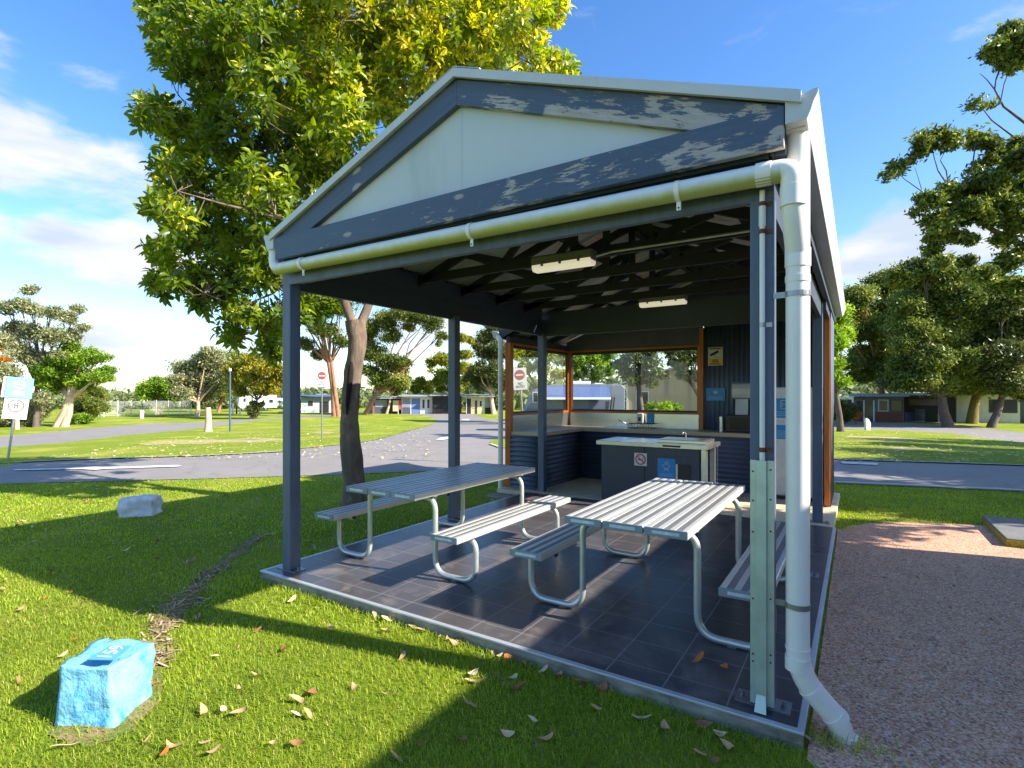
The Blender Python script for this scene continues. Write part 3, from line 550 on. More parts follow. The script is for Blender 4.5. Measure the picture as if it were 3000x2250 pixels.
for pp,r in ([[(-.048,.045,2.35),(-.048,.045,2.44)],.0545],[[(-.20,.043,2.5215),(-.135,.043,2.521)],.0545],[[a+d_*.075,a+d_*.1],.0535],[[a+d_*.225,b],.0545],[[(.148,.206,-.075),(.150,.207,-.055)],.056]): m=MB(); m.tube(pp,r,24); m.build('pipe_collar',PVC,dpo,smooth=True)
for z in (1.965,.52):
    m=MB(); m.tube([(X0,Y0,z-.012),(X0,Y0,z+.012)],.0545,24); m.box(-.137,.118,z-.014,-.085,.124,z+.014); m.build('pipe_bracket',STEEL,dpo)
# conduit on the front right post and the steel guard over its foot
m=MB(); m.tube([(-.184,.111,1.17),(-.184,.111,2.47)],.0125,14); cdt=m.build('water_conduit',PVC,sh,smooth=True)
m=MB(); m.tube([(-.184,.111,2.30),(-.184,.111,2.395)],.016,14); m.build('conduit_joint',PVC,cdt,smooth=True)
for z in (2.405,2.275,1.83,1.235):
    m=MB(); m.tube([(-.184,.111,z-.011),(-.184,.111,z+.011)],.0145,14); m.box(-.172,.119,z-.011,-.142,.1235,z+.011); m.build('conduit_clip',RUST if z!=1.83 else STEEL,cdt)
m=MB(); pf=[(-.236,.122),(-.236,.104),(-.212,.104),(-.206,.085),(-.165,.085),(-.160,.104),(-.133,.104),(-.133,.122),(-.136,.122),(-.136,.107),(-.162,.107),(-.167,.088),(-.204,.088),(-.210,.107),(-.233,.107),(-.233,.122)]
m.prism([(x,y,.02) for x,y in pf],(0,0,1.165)); gd=m.build('post_guard',GALV,sh)
m=MB(); m.prism([(-.206,.085,.075),(-.166,.085,.075),(-.160,.055,.004),(-.212,.055,.004)],(0,.003,0)); m.build('guard_spout',GALV,gd)
for z in (.22,.255,.52,.84,.99,1.13):
    for xx in (-.224,-.147): m=MB(); m.disc((xx,.1035,z+(.012 if xx>-.2 else 0)),.0045,(0,-1,0),10,.001); m.build('bolt_hole',INK,gd)
# ------------------------------------------------------------------ strip lights
for pa,pb,lz,lab in (((1560,787),(1745,765),2.60,'cream strip light hung under the roof trusses, nearer the gable front'),((1877,895),(2010,880),2.66,'cream strip light seen against the dark rear beam')):
    e=on(*pa,z=lz); e2=on(*pb,z=lz)
    yy=(e.y+e2.y)/2; o=thing('strip_light',lab,'light',((e.x+e2.x)/2,yy,lz+.04),'strip lights under the shelter roof')
    m=MB(); m.box(e.x,yy-.055,lz+.005,e2.x,yy+.055,lz+.09); m.build('light_body',M('grey_fitting',lin((120,118,108)),rough=.6),o,bevel=.008)
    m=MB(); m.prism([(e.x+.01,yy+a,lz+b) for a,b in ((-.06,.02),(-.06,-.01),(-.04,-.035),(.04,-.035),(.06,-.01),(.06,.02))],(e2.x-e.x-.02,0,0)); m.build('diffuser',DIFFUSER,o,bevel=.006)
    for k in (.2,.5,.8): m=MB(); m.box(e.x+(e2.x-e.x)*k-.012,yy-.066,lz,e.x+(e2.x-e.x)*k+.012,yy-.060,lz+.04); m.build('clip',STEEL,o)

m=MB(); m.tube([(-.2,1.45,2.665),(-1.5,1.45,2.665),(-1.62,1.42,2.64)],.011,10); m.build('light_conduit',STEEL,sh)
# ------------------------------------------------------------------ picnic tables (built once, copied)
def plank(w,ln,th,cx,y0,z0):
    """extruded aluminium plank, top at z0, with two shallow ribbed bands; returns builder (mat 0 plain, 1 ribbed)"""
    m=MB(); r=.010; pr=[]
    x0=cx-w/2;x1=cx+w/2
    def arc(cx_,cz,a0,a1,k=4): return [(cx_+r*math.cos(R(a0+(a1-a0)*i/k)),cz+r*math.sin(R(a0+(a1-a0)*i/k))) for i in range(k+1)]
    top=[]
    bands=[(.14,.31),(.43,.59),(.71,.87)]
    for a,b in bands: top+= [(x0+w*a,z0),(x0+w*a+.001,z0-.003),(x0+w*b-.001,z0-.003),(x0+w*b,z0)]
    pr=arc(x0+r,z0-r,180,90)+top+arc(x1-r,z0-r,90,0)+[(x1,z0-th),(x1-.02,z0-th),(x1-.02,z0-th+.006),(x0+.02,z0-th+.006),(x0+.02,z0-th),(x0,z0-th)]
    n=len(pr); vs=[(x,y0,z) for x,z in pr]+[(x,y0+ln,z) for x,z in pr]; fs=[]; 
    m.v=[tuple(v) for v in vs]
    for i in range(n):
        j=(i+1)%n; m.f.append((i,n+i,n+j,j)); k=i-5
        m.mi.append(1 if (0<=k<12 and k%4==1) else 0)
    m.f+= [tuple(range(n)),tuple(range(n,2*n))[::-1]]; m.mi+=[0,0]
    return m
def end_cap(w,th,cx,y0,z0,sg):
    m=MB(); m.box(cx-w/2-.002,min(y0,y0+.008*sg),z0-th-.003,cx+w/2+.002,max(y0,y0+.008*sg),z0+.0015); return m
def make_table(label,loc):
    t=thing('picnic_table',label,'picnic table',loc,'picnic tables under the shelter'); LN=1.87
    def pl(nm,cx,z,w):
        o=plank(w,LN,.046,cx,0,z).build(nm,[ALU,ALUR],t,world=False)
        for y,s in ((0,-1),(LN,1)):
            c=end_cap(w,.046,cx,y,z,s).build('end_cap',CAPM,o,bevel=.007)
            m=MB(); yy=y+.0095*s; m.box(cx-w*.32,min(yy,yy-.001*s),z-.033,cx+w*.32,max(yy,yy-.001*s),z-.014); m.build('cap_insert',CAPL,o,bevel=.004)
    for k in (-1,0,1): pl('tabletop_plank',k*.266,.71,.254)
    for s in (-1,1): pl('seat_plank',s*.69,.43,.254)
    for y in (.255,LN-.255):
        for s in (-1,1):
            m=MB(); m.tube(fillet([(s*.16,y,.640),(s*.385,y,.640),(s*.385,y,.024),(s*.80,y,.024),(s*.80,y,.36),(s*.60,y,.36)],.135,9),.0225,14)
            lg=m.build('leg_frame',TUBE,t,smooth=True,world=False)
            m=MB(); m.tube([(s*.60,y,.36),(s*.585,y,.36)],.0175,12); m.build('tube_end',BLACK,lg)
            m=MB(); m.box(s*.56-.0,y-.02,.001,s*.56+.05,y+.02,.006); m.build('floor_bracket',STEEL,lg)
        m=MB(); m.box(-.39,y-.02,.655,.39,y+.02,.664)
        m.build('cross_bar',TUBE,t,world=False)
    return t
tb=make_table('silver slatted picnic table in full sun, beside the galvanised post guard',(-1.0125,.445,0))
t2=dup(tb,(-3.115,.445,0),0,'silver slatted picnic table with its top in shade, beside the tree trunk')
# ------------------------------------------------------------------ kitchen room behind the shelter
kt=thing('camp_kitchen','charcoal corrugated camp kitchen with orange timber window frames behind the shelter','kitchen',(-2.3,5.7,-.08))
m=MB(); m.box(-4.62,4.37,-.16,-.02,6.86,-.001); m.build('concrete_floor',CONCF,kt,bevel=.006)
m=MB(); m.box(-4.62,4.0,-.14,-4.12,4.37,-.06) ; m.build('path_slab',CONC,kt)
XL=-4.56; YB=6.78
m=MB(); m.corr((XL,4.60,.0),(0,0,1),(0,1,0),.84,2.2,(-1,0,0)); m.corr((-4.50,4.585,.0),(0,0,1),(1,0,0),.84,.50,(0,-1,0)); m.build('half_wall',CORR,kt,smooth=True,solid=.002)
m=MB(); m.box(XL-.0,4.62,.84,XL+.05,6.75,.90); m.build('half_wall_cap',CORR,kt)
m=MB(); m.corr((-1.98,YB-.05,0),(1,0,0),(0,0,1),1.86,2.95,(0,-1,0)); m.build('back_wall',CORR,kt,smooth=True,solid=.002)
m=MB(); m.corr((XL,YB,0),(1,0,0),(0,0,1),4.44,1.12,(0,1,0)); m.build('outer_cladding',CORR,kt,smooth=True,solid=.002)
m=MB(); m.corr((-.10,5.62,0),(0,1,0),(0,0,1),1.16,2.72,(1,0,0)); m.build('side_wall',CORR,kt,smooth=True,solid=.002)
m=MB(); m.box(-.16,5.62,.02,-.113,6.72,2.66); m.build('wall_lining',PAINTDK,kt)
m=MB(); m.prism([(XL,YB-.08,2.33),(-2.0,YB-.08,2.33),(-2.0,YB-.08,RZ(-2)-.06),(XL,YB-.08,RZ(XL)-.06)],(0,.07,0)); m.build('gable_lining',M('gable_lining_grey',lin((88,90,98)),rough=.6),kt)
m=MB(); m.prism([(-2.0,YB-.079,2.9),(-.1,YB-.079,2.7),(-.1,YB-.079,RZ(-.1)-.06),(-2.0,YB-.079,RZ(-2)-.06)],(0,.07,0)); m.build('gable_lining',M('gable_lining_grey',lin((88,90,98)),rough=.6),kt)
for xa in (XL-.02,-.165): 
    m=MB(); m.box(xa,4.585,2.335 if xa<-1 else 2.50,xa+.06,6.75,2.43 if xa<-1 else 2.66); m.build('top_plate',PAINTDK,kt)
for yy in (4.75,5.45,6.15):
    m=MB(); m.beam((-4.62,yy,RZ(-4.62)-.075),(-1.97,yy,RZ(-1.97)-.075),.045,.1); m.beam((-.1,yy,RZ(-.1)-.075),(-1.93,yy,RZ(-1.93)-.075),.045,.1); m.build('rafter',PAINTDK,kt)
m=MB(); m.box(-4.68,4.55,2.40,-4.655,7.1,2.52); m.build('eaves_board',PAINTDK,kt)
gutter(-4.682,4.5,7.14,2.50,-1).build('gutter',TRIM,kt)
m=MB(); m.prism([(-4.70,4.545,2.53),(-3.9,4.545,2.53+.377*.8),(-3.9,4.545,2.40+.377*.8),(-4.70,4.545,2.40)],(0,.02,0)); m.build('barge_board',PAINTDK,kt)
m=MB(); m.tube([(-4.60,4.45,-.08),(-4.60,4.45,2.36),(-4.70,4.53,2.43)],.04,16); m.build('down_pipe',PVC,kt,smooth=True)
# timber framing and windows
def frame_rails(o,pts_boxes,mt):
    pass
for (x0,y0,x1,y1,z0,z1) in ((-4.60,4.58,-4.50,4.66,-.0,2.33),(-4.58,6.68,-4.47,6.76,.88,2.33),(-2.05,6.68,-1.98,6.73,.9,2.62)):
    m=MB(); m.box(x0,y0,z0,x1,y1,z1); m.build('timber_post',OILED,kt,bevel=.004)
m=MB(); m.box(-.168,5.56,.02,-.10,5.62,2.52); m.build('timber_post',OILED,kt,bevel=.004)
def window(nm,a,b,z0,z1):
    """glazed opening between plan points a and b"""
    a=Vector((*a,0));b=Vector((*b,0)); d=(b-a).normalized(); nn=Vector((-d.y,d.x,0))
    fr=MB()
    for zz in (z0-.035,z1): fr.prism([a-nn*.03+Vector((0,0,zz)),b-nn*.03+Vector((0,0,zz)),b+nn*.03+Vector((0,0,zz)),a+nn*.03+Vector((0,0,zz))],(0,0,.035))
    for q in (a,b-d*.03): fr.prism([q-nn*.028+Vector((0,0,z0)),q+d*.03-nn*.028+Vector((0,0,z0)),q+d*.03+nn*.028+Vector((0,0,z0)),q+nn*.028+Vector((0,0,z0))],(0,0,z1-z0))
    o=fr.build('window',OILEDX,kt,bevel=.003)
    m=MB()
    def bar(p,q,zz0,zz1): m.prism([p-nn*.02+Vector((0,0,zz0)),q-nn*.02+Vector((0,0,zz0)),q+nn*.02+Vector((0,0,zz0)),p+nn*.02+Vector((0,0,zz0))],(0,0,zz1-zz0))
    e=d*.035; bar(a,b,z0,z0+.03); bar(a,b,z1-.05,z1); bar(a,a+e,z0+.03,z1-.05); bar(b-e,b,z0+.03,z1-.05)
    m.build('sash',M('dark_sash',lin((30,28,28)),rough=.5),o)
    m=MB(); m.add([a+d*.03+Vector((0,0,z0+.02)),b-d*.03+Vector((0,0,z0+.02)),b-d*.03+Vector((0,0,z1-.03)),a+d*.03+Vector((0,0,z1-.03))],[(0,1,2,3)]); m.build('pane',GLASS,o)
window('w',(-4.535,4.66),(-4.535,6.68),1.185,2.30); window('w',(-4.47,6.715),(-2.05,6.715),1.185,2.30)
# counter
kc=thing('kitchen_counter','long L-shaped beige bench with charcoal corrugated front along the kitchen walls','counter',(-3.3,6.2,0))
m=MB(); m.prism([(-4.50,4.60,.84),(-3.93,4.60,.84),(-3.93,6.08,.84),(-.75,6.08,.84),(-.75,6.70,.84),(-4.50,6.70,.84)],(0,0,.06)); bt=m.build('benchtop',BENCH,kc,bevel=.006)
m=MB(); m.corr((-3.99,4.61,0),(0,0,1),(0,1,0),.84,1.51,(1,0,0)); m.corr((-3.99,6.12,0),(0,0,1),(1,0,0),.84,3.22,(0,-1,0)); m.build('front_cladding',CORR,kc,smooth=True,solid=.002)
m=MB(); m.box(-4.495,6.685,.90,-2.06,6.70,1.15); m.box(-4.515,4.66,.90,-4.50,6.685,1.15); m.build('splashback',STAINLESS,kc)
m=MB(); m.box(-3.66,6.22,.901,-3.05,6.60,.905); m.build('sink',STAINLESS,kc)
m=MB(); m.tube(fillet([(-3.27,6.58,.90),(-3.27,6.58,.96),(-3.40,6.42,1.045)],.02),.009,10); m.tube([(-3.27,6.58,.93),(-3.20,6.60,.965)],.007,8); m.build('tap',STAINLESS,kc,smooth=True)
# dish rack
dr=thing('dish_rack','black wire dish rack standing on the bench beside the tap','rack',(-3.05,6.45,.9))
m=MB()
for k in range(9): m.tube([(-3.16+k*.05,6.35,.905),(-3.16+k*.05,6.35,.985)],.004,6)
for z in (.91,.985): m.tube([(-3.17,6.35,z),(-2.74,6.35,z),(-2.74,6.6,z),(-3.17,6.6,z),(-3.17,6.35,z)],.005,6)
m.build('wire_basket',BLACK,dr)
# sun-shaded small things on the back wall
sd_=thing('soap_dispenser','cream soap dispenser on the steel splashback under the window','dispenser',(-3.06,6.66,1.05))
m=MB(); m.box(-3.12,6.60,.965,-3.0,6.684,1.16); m.build('dispenser_body',CREAM,sd_,bevel=.02)
m=MB(); m.box(-3.085,6.597,1.02,-3.035,6.601,1.09); m.build('level_window',BLACK,sd_)
def blue_sign(nm,label,x0,x1,y,z0,z1,cat='sign',lines=3,icon=None):
    o=thing(nm,label,cat,((x0+x1)/2,y,(z0+z1)/2)); m=MB(); m.box(x0,y-.004,z0,x1,y,z1); m.build('sign_panel',SIGNBLUE,o)
    w=x1-x0; h=z1-z0; m=MB()
    for k in range(lines):
        ww=w*(.8-.12*(k%2)); zz=z0+h*(.12+.09*k); m.box((x0+x1)/2-ww/2,y-.0055,zz,(x0+x1)/2+ww/2,y-.0045,zz+h*.022)
    m.build('lettering',M('sign_text_white',lin((150,200,228)),rough=.5),o)
    m=MB(); cx=(x0+x1)/2; cz=z0+h*.68; icon and icon(m,cx,cz,min(w,h)*.5,y-.0055)
    if m.v: m.build('icon',WHITE,o)
    return o
def hands(m,cx,cz,s,y):
    for sg in (-1,1):
        for k in range(3): m.beam((cx+sg*s*(.06+.09*k),y,cz-s*.1),(cx+sg*s*(.1+.12*k),y,cz+s*(.32-.07*k)),s*.06,.001,up=(0,1,0))
        m.disc((cx+sg*s*.14,y,cz-s*.12),s*.13,(0,-1,0),14,.001)
def bbq(m,cx,cz,s,y):
    k=12; p=[(cx-s*.42*math.cos(math.pi*i/k)*-1,y,cz-s*.38*math.sin(math.pi*i/k)) for i in range(k+1)]
    m.tube(p+[p[0]],s*.028,6)
    for sg in (-1,1): m.tube([(cx+sg*s*.1,y,cz-s*.36),(cx+sg*s*.26,y,cz-s*.72)],s*.03,6); m.tube([(cx-sg*s*.2,y,cz-s*.6),(cx+sg*s*.22,y,cz-s*.46)],s*.02,6)
    for dx in (-.16,.0,.16): m.tube(fillet([(cx+s*dx,y,cz+s*.12),(cx+s*(dx+.05),y,cz+s*.2),(cx+s*(dx-.02),y,cz+s*.28),(cx+s*(dx+.03),y,cz+s*.38)],.02,3),s*.024,6)
def fridge_ic(m,cx,cz,s,y):
    for a,b in (((-.28,-.5),(-.28,.5)),((.28,-.5),(.28,.5)),((-.28,.5),(.28,.5)),((-.28,-.5),(.28,-.5)),((-.28,.08),(.28,.08)),((-.16,.2),(-.16,.36)),((-.16,-.06),(-.16,-.24))): m.tube([(cx+s*a[0],y,cz+s*a[1]),(cx+s*b[0],y,cz+s*b[1])],s*.035,6)
WY=YB-.064
blue_sign('wall_sign','wide blue sign with white hands on the corrugated wall, beside the towel dispenser',-1.94,-1.64,WY,1.39,1.60,lines=3,icon=hands)
blue_sign('tap_sign','small blue sign on the steel splashback right beside the soap dispenser',-2.955,-2.82,6.683,.965,1.15,lines=1,icon=lambda m,cx,cz,s,y:m.tube([(cx,y,cz-s*.9),(cx,y,cz-s*.4)],s*.06,6))
cc_=thing('camera_sign','yellow and white security camera warning sign on the corrugated wall','sign',(-1.79,WY,2.13),None)
m=MB(); m.box(-1.91,WY-.004,1.98,-1.675,WY,2.285); m.build('sign_panel',WHITE,cc_,bevel=.003)
m=MB(); m.box(-1.90,WY-.0055,1.99,-1.685,WY-.004,2.095); m.build('yellow_band',YELL,cc_); m=MB(); m.box(-1.90,WY-.0055,2.245,-1.685,WY-.004,2.277); m.build('yellow_band',YELL,cc_)
m=MB(); m.beam((-1.875,WY-.006,2.15),(-1.74,WY-.006,2.215),.04,.003,up=(0,1,0)); m.tube([(-1.80,WY-.006,2.165),(-1.80,WY-.006,2.115),(-1.70,WY-.006,2.115)],.004,6)
for zz,ww in ((2.07,.09),(2.04,.11),(2.005,.17),(2.26,.17)): m.box(-1.7925-ww/2,WY-.0068,zz-.008,-1.7925+ww/2,WY-.0058,zz+.008)
m.build('camera_symbol',INK,cc_)
td=thing('towel_dispenser','white paper towel dispenser with a torn sheet hanging on the corrugated wall','dispenser',(-1.38,6.65,1.5))
m=MB(); m.prism([(-1.50,WY+a,1.42+b) for a,b in ((0,0),(0,.27),(-.10,.27),(-.17,.24),(-.20,.17),(-.20,.08),(-.17,.02),(-.10,0))],(.28,0,0)); m.build('dispenser_cover',M('dispenser_white',lin((206,206,204)),rough=.35),td,bevel=.01)
zz=[0,.03,.012,.035,.008,.028,.0,.032,.015,.036]; n=len(zz); m=MB(); vsx=[]
for i in range(n): xx=-1.455+.19*i/(n-1); vsx+=[(xx,WY-.13,1.42),(xx,WY-.15,1.13+zz[i])]
m.add(vsx,[(2*i,2*i+1,2*i+3,2*i+2) for i in range(n-1)]); m.build('paper_sheet',M('paper',lin((222,222,222)),rough=.8),td)
ov=thing('bench_oven','black sandwich oven standing on the bench at the corrugated wall','oven',(-1.3,6.5,.9))
m=MB(); m.box(-1.56,6.34,.905,-1.0,6.66,1.17); m.build('oven_body',BLACK,ov,bevel=.01)
m=MB(); m.box(-1.50,6.333,.94,-1.15,6.341,1.13); m.build('glass_door',M('oven_glass',lin((12,12,13)),rough=.3,spec=.3),ov)
m=MB(); m.tube([(-1.63,6.40,.90),(-1.63,6.40,1.14)],.04,16); m.build('handle',STAINLESS,ov,smooth=True)
# barbecue
bq=thing('barbecue','charcoal barbecue cabinet with stainless top standing in front of the kitchen bench','barbecue',(-2.15,4.8,0))
m=MB(); m.box(-2.885,4.49,.0,-2.25,5.10,.79); m.box(-2.25,4.497,.0,-2.13,5.10,.79); m.box(-2.13,4.49,.0,-1.52,5.10,.79); m.build('cabinet',M('charcoal_cabinet',lin((54,64,78)),rough=.4,metal=.15,var=.06),bq,bevel=.004)
m=MB(); m.box(-2.93,4.41,.785,-1.40,5.18,.842); m.build('benchtop',STAINLESS,bq,bevel=.004)
for yy in (4.50,4.98): m=MB(); m.box(-1.50,yy,.0,-1.44,yy+.10,.785); m.build('leg',STAINLESS,bq)
m=MB(); m.box(-2.10,4.56,.842,-1.46,5.08,.885); m.build('hotplate_surround',STAINLESS,bq,bevel=.006)
m=MB(); m.box(-2.06,4.60,.885,-1.52,5.04,.888); m.build('hotplate',M('seasoned_hotplate',lin((110,108,104)),rough=.3,metal=.8,var=.3),bq)
m=MB(); m.box(-1.98,4.405,.80,-1.74,4.411,.825); m.build('drip_slot',BLACK,bq)
m=MB(); m.tube(fillet([(-1.86,5.12,.842),(-1.86,5.12,.95),(-1.88,5.03,.955),(-1.88,5.03,.93)],.03),.009,10); m.build('tap',STAINLESS,bq,smooth=True)
m=MB(); m.box(-1.80,4.483,.36,-1.63,4.491,.57); m.build('control_box',BLACK,bq,bevel=.015)
m=MB(); m.box(-1.825,4.484,.36,-1.80,4.491,.57); m.build('control_label',CREAM,bq)
m=MB()
for k in range(3): m.box(-1.98+.15*k,4.486,.665,-1.91+.15*k,4.4905,.675)
m.build('vent_slot',BLACK,bq)
m=MB(); [m.tube([(-1.345,4.72,.80-.03*k),(-1.345,4.72,.785-.03*k)],.005,6) for k in range(22)]; m.tube([(-1.41,4.72,.82),(-1.345,4.72,.82),(-1.345,4.72,.80)],.006,6); m.build('chain',STEEL,bq)
ns=thing('no_smoking_sign','square white no smoking sign with red ring on the barbecue cabinet','sign',(-2.305,4.488,.60))
m=MB(); m.box(-2.395,4.484,.515,-2.215,4.488,.69); m.build('sign_panel',WHITE,ns)
m=MB(); m.ring((-2.305,4.484,.603),.058,.075,(0,-1,0)); m.beam((-2.352,4.482,.65),(-2.258,4.482,.556),.014,.002,up=(0,1,0)); m.build('red_ring',SIGNRED,ns)
m=MB(); m.box(-2.345,4.4835,.592,-2.29,4.4842,.605); m.box(-2.283,4.4835,.592,-2.268,4.4842,.605); m.tube([(-2.27,4.4838,.612),(-2.262,4.4838,.63),(-2.275,4.4838,.64)],.003,6); m.build('cigarette',INK,ns)
blue_sign('barbecue_sign','blue sign with white kettle barbecue symbol on the cabinet front',-2.068,-1.832,4.488,.372,.636,lines=2,icon=bbq)
# fridge
fr=thing('fridge','tall white fridge with blue stickers at the right end of the kitchen','fridge',(-.5,6.1,0))
m=MB(); m.box(-.84,5.86,.05,-.20,6.46,1.60); m.build('fridge_body',M('fridge_white',lin((214,216,218)),rough=.3),fr,bevel=.012)
m=MB(); m.box(-.835,5.835,.07,-.205,5.858,1.10); m.build('fridge_door',M('fridge_white',(1,1,1)),fr,bevel=.006)
m=MB(); m.box(-.835,5.835,1.12,-.205,5.858,1.59); m.build('freezer_door',M('fridge_white',(1,1,1)),fr,bevel=.006)
m=MB(); m.box(-.84,5.88,.0,-.20,6.46,.05); m.build('kick_plate',BLACK,fr)
m=MB(); m.box(-.26,5.80,.80,-.235,5.832,1.05); m.build('handle',CREAM,fr); m=MB(); m.box(-.26,5.80,1.15,-.235,5.832,1.30); m.build('handle',CREAM,fr)
blue_sign('fridge_sticker','blue sticker with a white fridge outline on the upper fridge door',-.80,-.56,5.834,1.16,1.44,cat='sticker',lines=3,icon=fridge_ic)
blue_sign('fridge_notice','plain blue notice with text lines on the lower fridge door',-.80,-.56,5.834,.86,1.06,cat='sticker',lines=6)
from mathutils import noise as mn
def rock(name,label,bot,top,mat,seed,amp=.02,cuts=14,group=None):
    bm=bmesh.new(); b=[bm.verts.new(p) for p in bot]; t=[bm.verts.new(p) for p in top]; bm.faces.new(b[::-1]); bm.faces.new(t)
    for i in range(4): bm.faces.new((b[i],b[(i+1)%4],t[(i+1)%4],t[i]))
    bmesh.ops.subdivide_edges(bm,edges=bm.edges[:],cuts=cuts,use_grid_fill=True)
    for _ in range(5): bmesh.ops.smooth_vert(bm,verts=bm.verts[:],factor=.5)
    bm.normal_update(); so=Vector((seed*3.1,seed*1.7,seed))
    for v in bm.verts:
        p=v.co*9+so; d=mn.fractal(p,1.0,2.1,5)*amp+mn.fractal(v.co*3.2+so,1,2,3)*amp*1.6; v.co+=v.normal*d
    bmesh.ops.recalc_face_normals(bm,faces=bm.faces[:])
    c=sum((Vector(p) for p in bot),Vector())/4; me=bpy.data.meshes.new(name)
    for v in bm.verts: v.co-=c
    for f in bm.faces: f.smooth=True
    bm.to_mesh(me); bm.free(); me.materials.append(mat); o=bpy.data.objects.new(name,me); COL.objects.link(o); o.location=c
    return tag(o,label,'rock',group)
def dz(p,z): return Vector((p.x,p.y,z))
A,dA=G(162,2128);B,dB=G(338,2130);C_,dC=G(446,2040); Dd=A+(C_-B)*1.15
At=D(172,1948,dA+.02);Bt=D(318,1958,dB+.02);Ct=D(452,1884,dC+.02);Dt=D(296,1874,2.95)
BLUEROCK=M('sky_blue_rock_paint',lin((122,188,220)),rough=.65,var=.12,vs=14,bump=.9,bs=45,dirt=(lin((52,152,210)),9,.53,.68,(1,1,.6)),dirt2=(lin((160,168,170)),9,.72,.8,(1,1,1)))
br=rock('painted_rock','sky blue painted rock with white number 159 on top, in the near lawn',[dz(p,-.11) for p in (A,B,C_,Dd)],[At,Bt,Ct,Dt],BLUEROCK,2,.014)
# number plate on the rock
pn=(Bt-At).cross(Ct-At).normalized(); pc=D(322,1913,dA+.2); 
def onplane(px,py,off=.026):
    r=ray(px,py); t=(At+pn*off-CAM).dot(pn)/r.dot(pn); return CAM+r*t
q=[onplane(254,1933),onplane(336,1935),onplane(387,1893),onplane(323,1891)]
m=MB(); m.prism(q,pn*.003); pl=m.build('number_plate',M('plate_blue',lin((84,158,204)),rough=.35,var=.03),br,world=False); pl.location=-br.location
ux=((q[2]-q[1])+(q[3]-q[0])).normalized(); uy=pn.cross(ux); mt=Matrix((ux,uy,pn)).transposed(); pcn=sum(q,Vector())/4
text('lettering','159',.098,WHITE,br,tuple(pcn+pn*.0045-br.location),mt.to_euler(),.0006,sx=.9)
ga,dg=G(350,1517);gb,_=G(448,1513)
gx=(gb-ga); gn=Vector((-gx.y,gx.x,0)).normalized()*.30
h=.235
rock('grey_rock','small pale grey boulder lying in the shaded lawn left of the shelter',[dz(p,-.12) for p in (ga,gb,gb+gn,ga+gn)],[dz(p,-.08+hh) for p,hh in ((ga+gx*.02,h*.93),(gb-gx*.02,h),(gb+gn*.9,h*.98),(ga+gn*.9,h*.9))],M('pale_grey_stone',lin((208,212,218)),rough=.8,var=.25,vs=9,bump=.8,bs=30),9,.022,10)
wa,dw=G(2537,1262); k_=dw/1575
m=MB(); m.prism([wa+RT*x*k_+Vector((0,0,z*k_)) for x,z in ((0,0),(14,0),(15,22),(10,33),(1,38),(-2,34))],FW*.16); tag(m.build('marker_stone',M('white_stone',lin((206,208,200)),rough=.8,var=.2,bump=.4),bevel=.03,org=wa),'pointed white marker stone on the grass island right of the kitchen','rock')
bp_=G(2946,1600)[0]; m=MB(); m.box(bp_.x-.0,4.75,-.08,bp_.x+2.4,6.0,.01); sl=m.build('concrete_slab',M('mossy_concrete_top',lin((112,110,108)),rough=.85,var=.15,bump=.3),None,bevel=.01,org=(bp_.x,4.75,-.08)); tag(sl,'low concrete slab with yellow mossy edge at the gravel on the right','slab')
m=MB(); m.box(bp_.x-.006,4.755,-.08,bp_.x-.001,5.99,-.005); m.box(bp_.x,4.743,-.08,bp_.x+2.39,4.748,-.005); q=m.build('mossy_edge',M('yellow_moss',lin((150,142,44)),rough=.95,var=.4,vs=30),sl,world=False); q.location=-sl.location
# ------------------------------------------------------------------ street signs
def cam_rz(p): d=CAM-p; return math.atan2(d.x,-d.y)
def noentry(label,px,py,d,hpole,tilt,sc_=1.,turn=0):
    p=D(px,py,d) if py is not None else None
    base=Vector((p.x,p.y,zg(p.x,p.y))); t=thing('road_sign',label,'road sign',base,'no entry signs',cam_rz(base)+R(turn)); t.rotation_euler=(0,R(tilt),t.rotation_euler.z)
    m=MB(); m.tube([(0,.02,0),(0,.02,hpole)],.024,12); m.build('pole',STEEL,t,smooth=True,world=False)
    w=.36*sc_;h=.58*sc_;z=hpole-h/2+.02
    m=MB(); m.box(-w/2,-.012,z-h/2,w/2,-.008,z+h/2); m.build('sign_panel',WHITE,t,world=False,bevel=.001)
    m=MB(); m.disc((0,-.0125,z+h*.18),w*.38,(0,-1,0),32,.001); m.build('red_disc',SIGNREDF,t,world=False)
    m=MB(); m.box(-w*.27,-.0155,z+h*.145,w*.27,-.0138,z+h*.215); m.build('white_bar',WHITE,t,world=False)
    text('lettering','NO\nENTRY',h*.17,INK,t,(0,-.0135,z-h*.29),(R(90),0,0),.0006,sx=.8); return t
n1,_=G(946,1294)
k1=noentry('NO ENTRY sign on a grey pole in the grass island, left of the tree trunk',943,1150,_, (1294-1087)*_/1575,0,.96,-8)
k2=noentry('tilted NO ENTRY sign seen through the left kitchen window',1541,1105,11.8,1.84+.30,-4,.83)
sp,ds=G(22,1351); t=thing('speed_sign','leaning speed limit 8 sign with faded blue panel on the far grass','road sign',sp,None,cam_rz(sp)); t.rotation_euler=(0,R(6.5),t.rotation_euler.z)
k=ds/1575; m=MB(); m.tube([(0,.03,0),(0,.03,262*k)],.026,12); m.build('pole',STEEL,t,smooth=True,world=False)
m=MB(); m.box(-20*k,0,185*k,38*k,.006,246*k); o=m.build('back_panel',WHITE,t,world=False); o.location=(-16*k,.02,0)
m=MB(); m.box(-29*k,-.012,186*k,31*k,-.006,247*k); m.build('blue_panel',SIGNPALE,t,world=False)
m=MB(); m.ring((1*k,-.013,226*k),9*k,13*k,(0,-1,0),24,.001); m.box(-6*k,-.0135,225*k,8*k,-.0125,228*k)
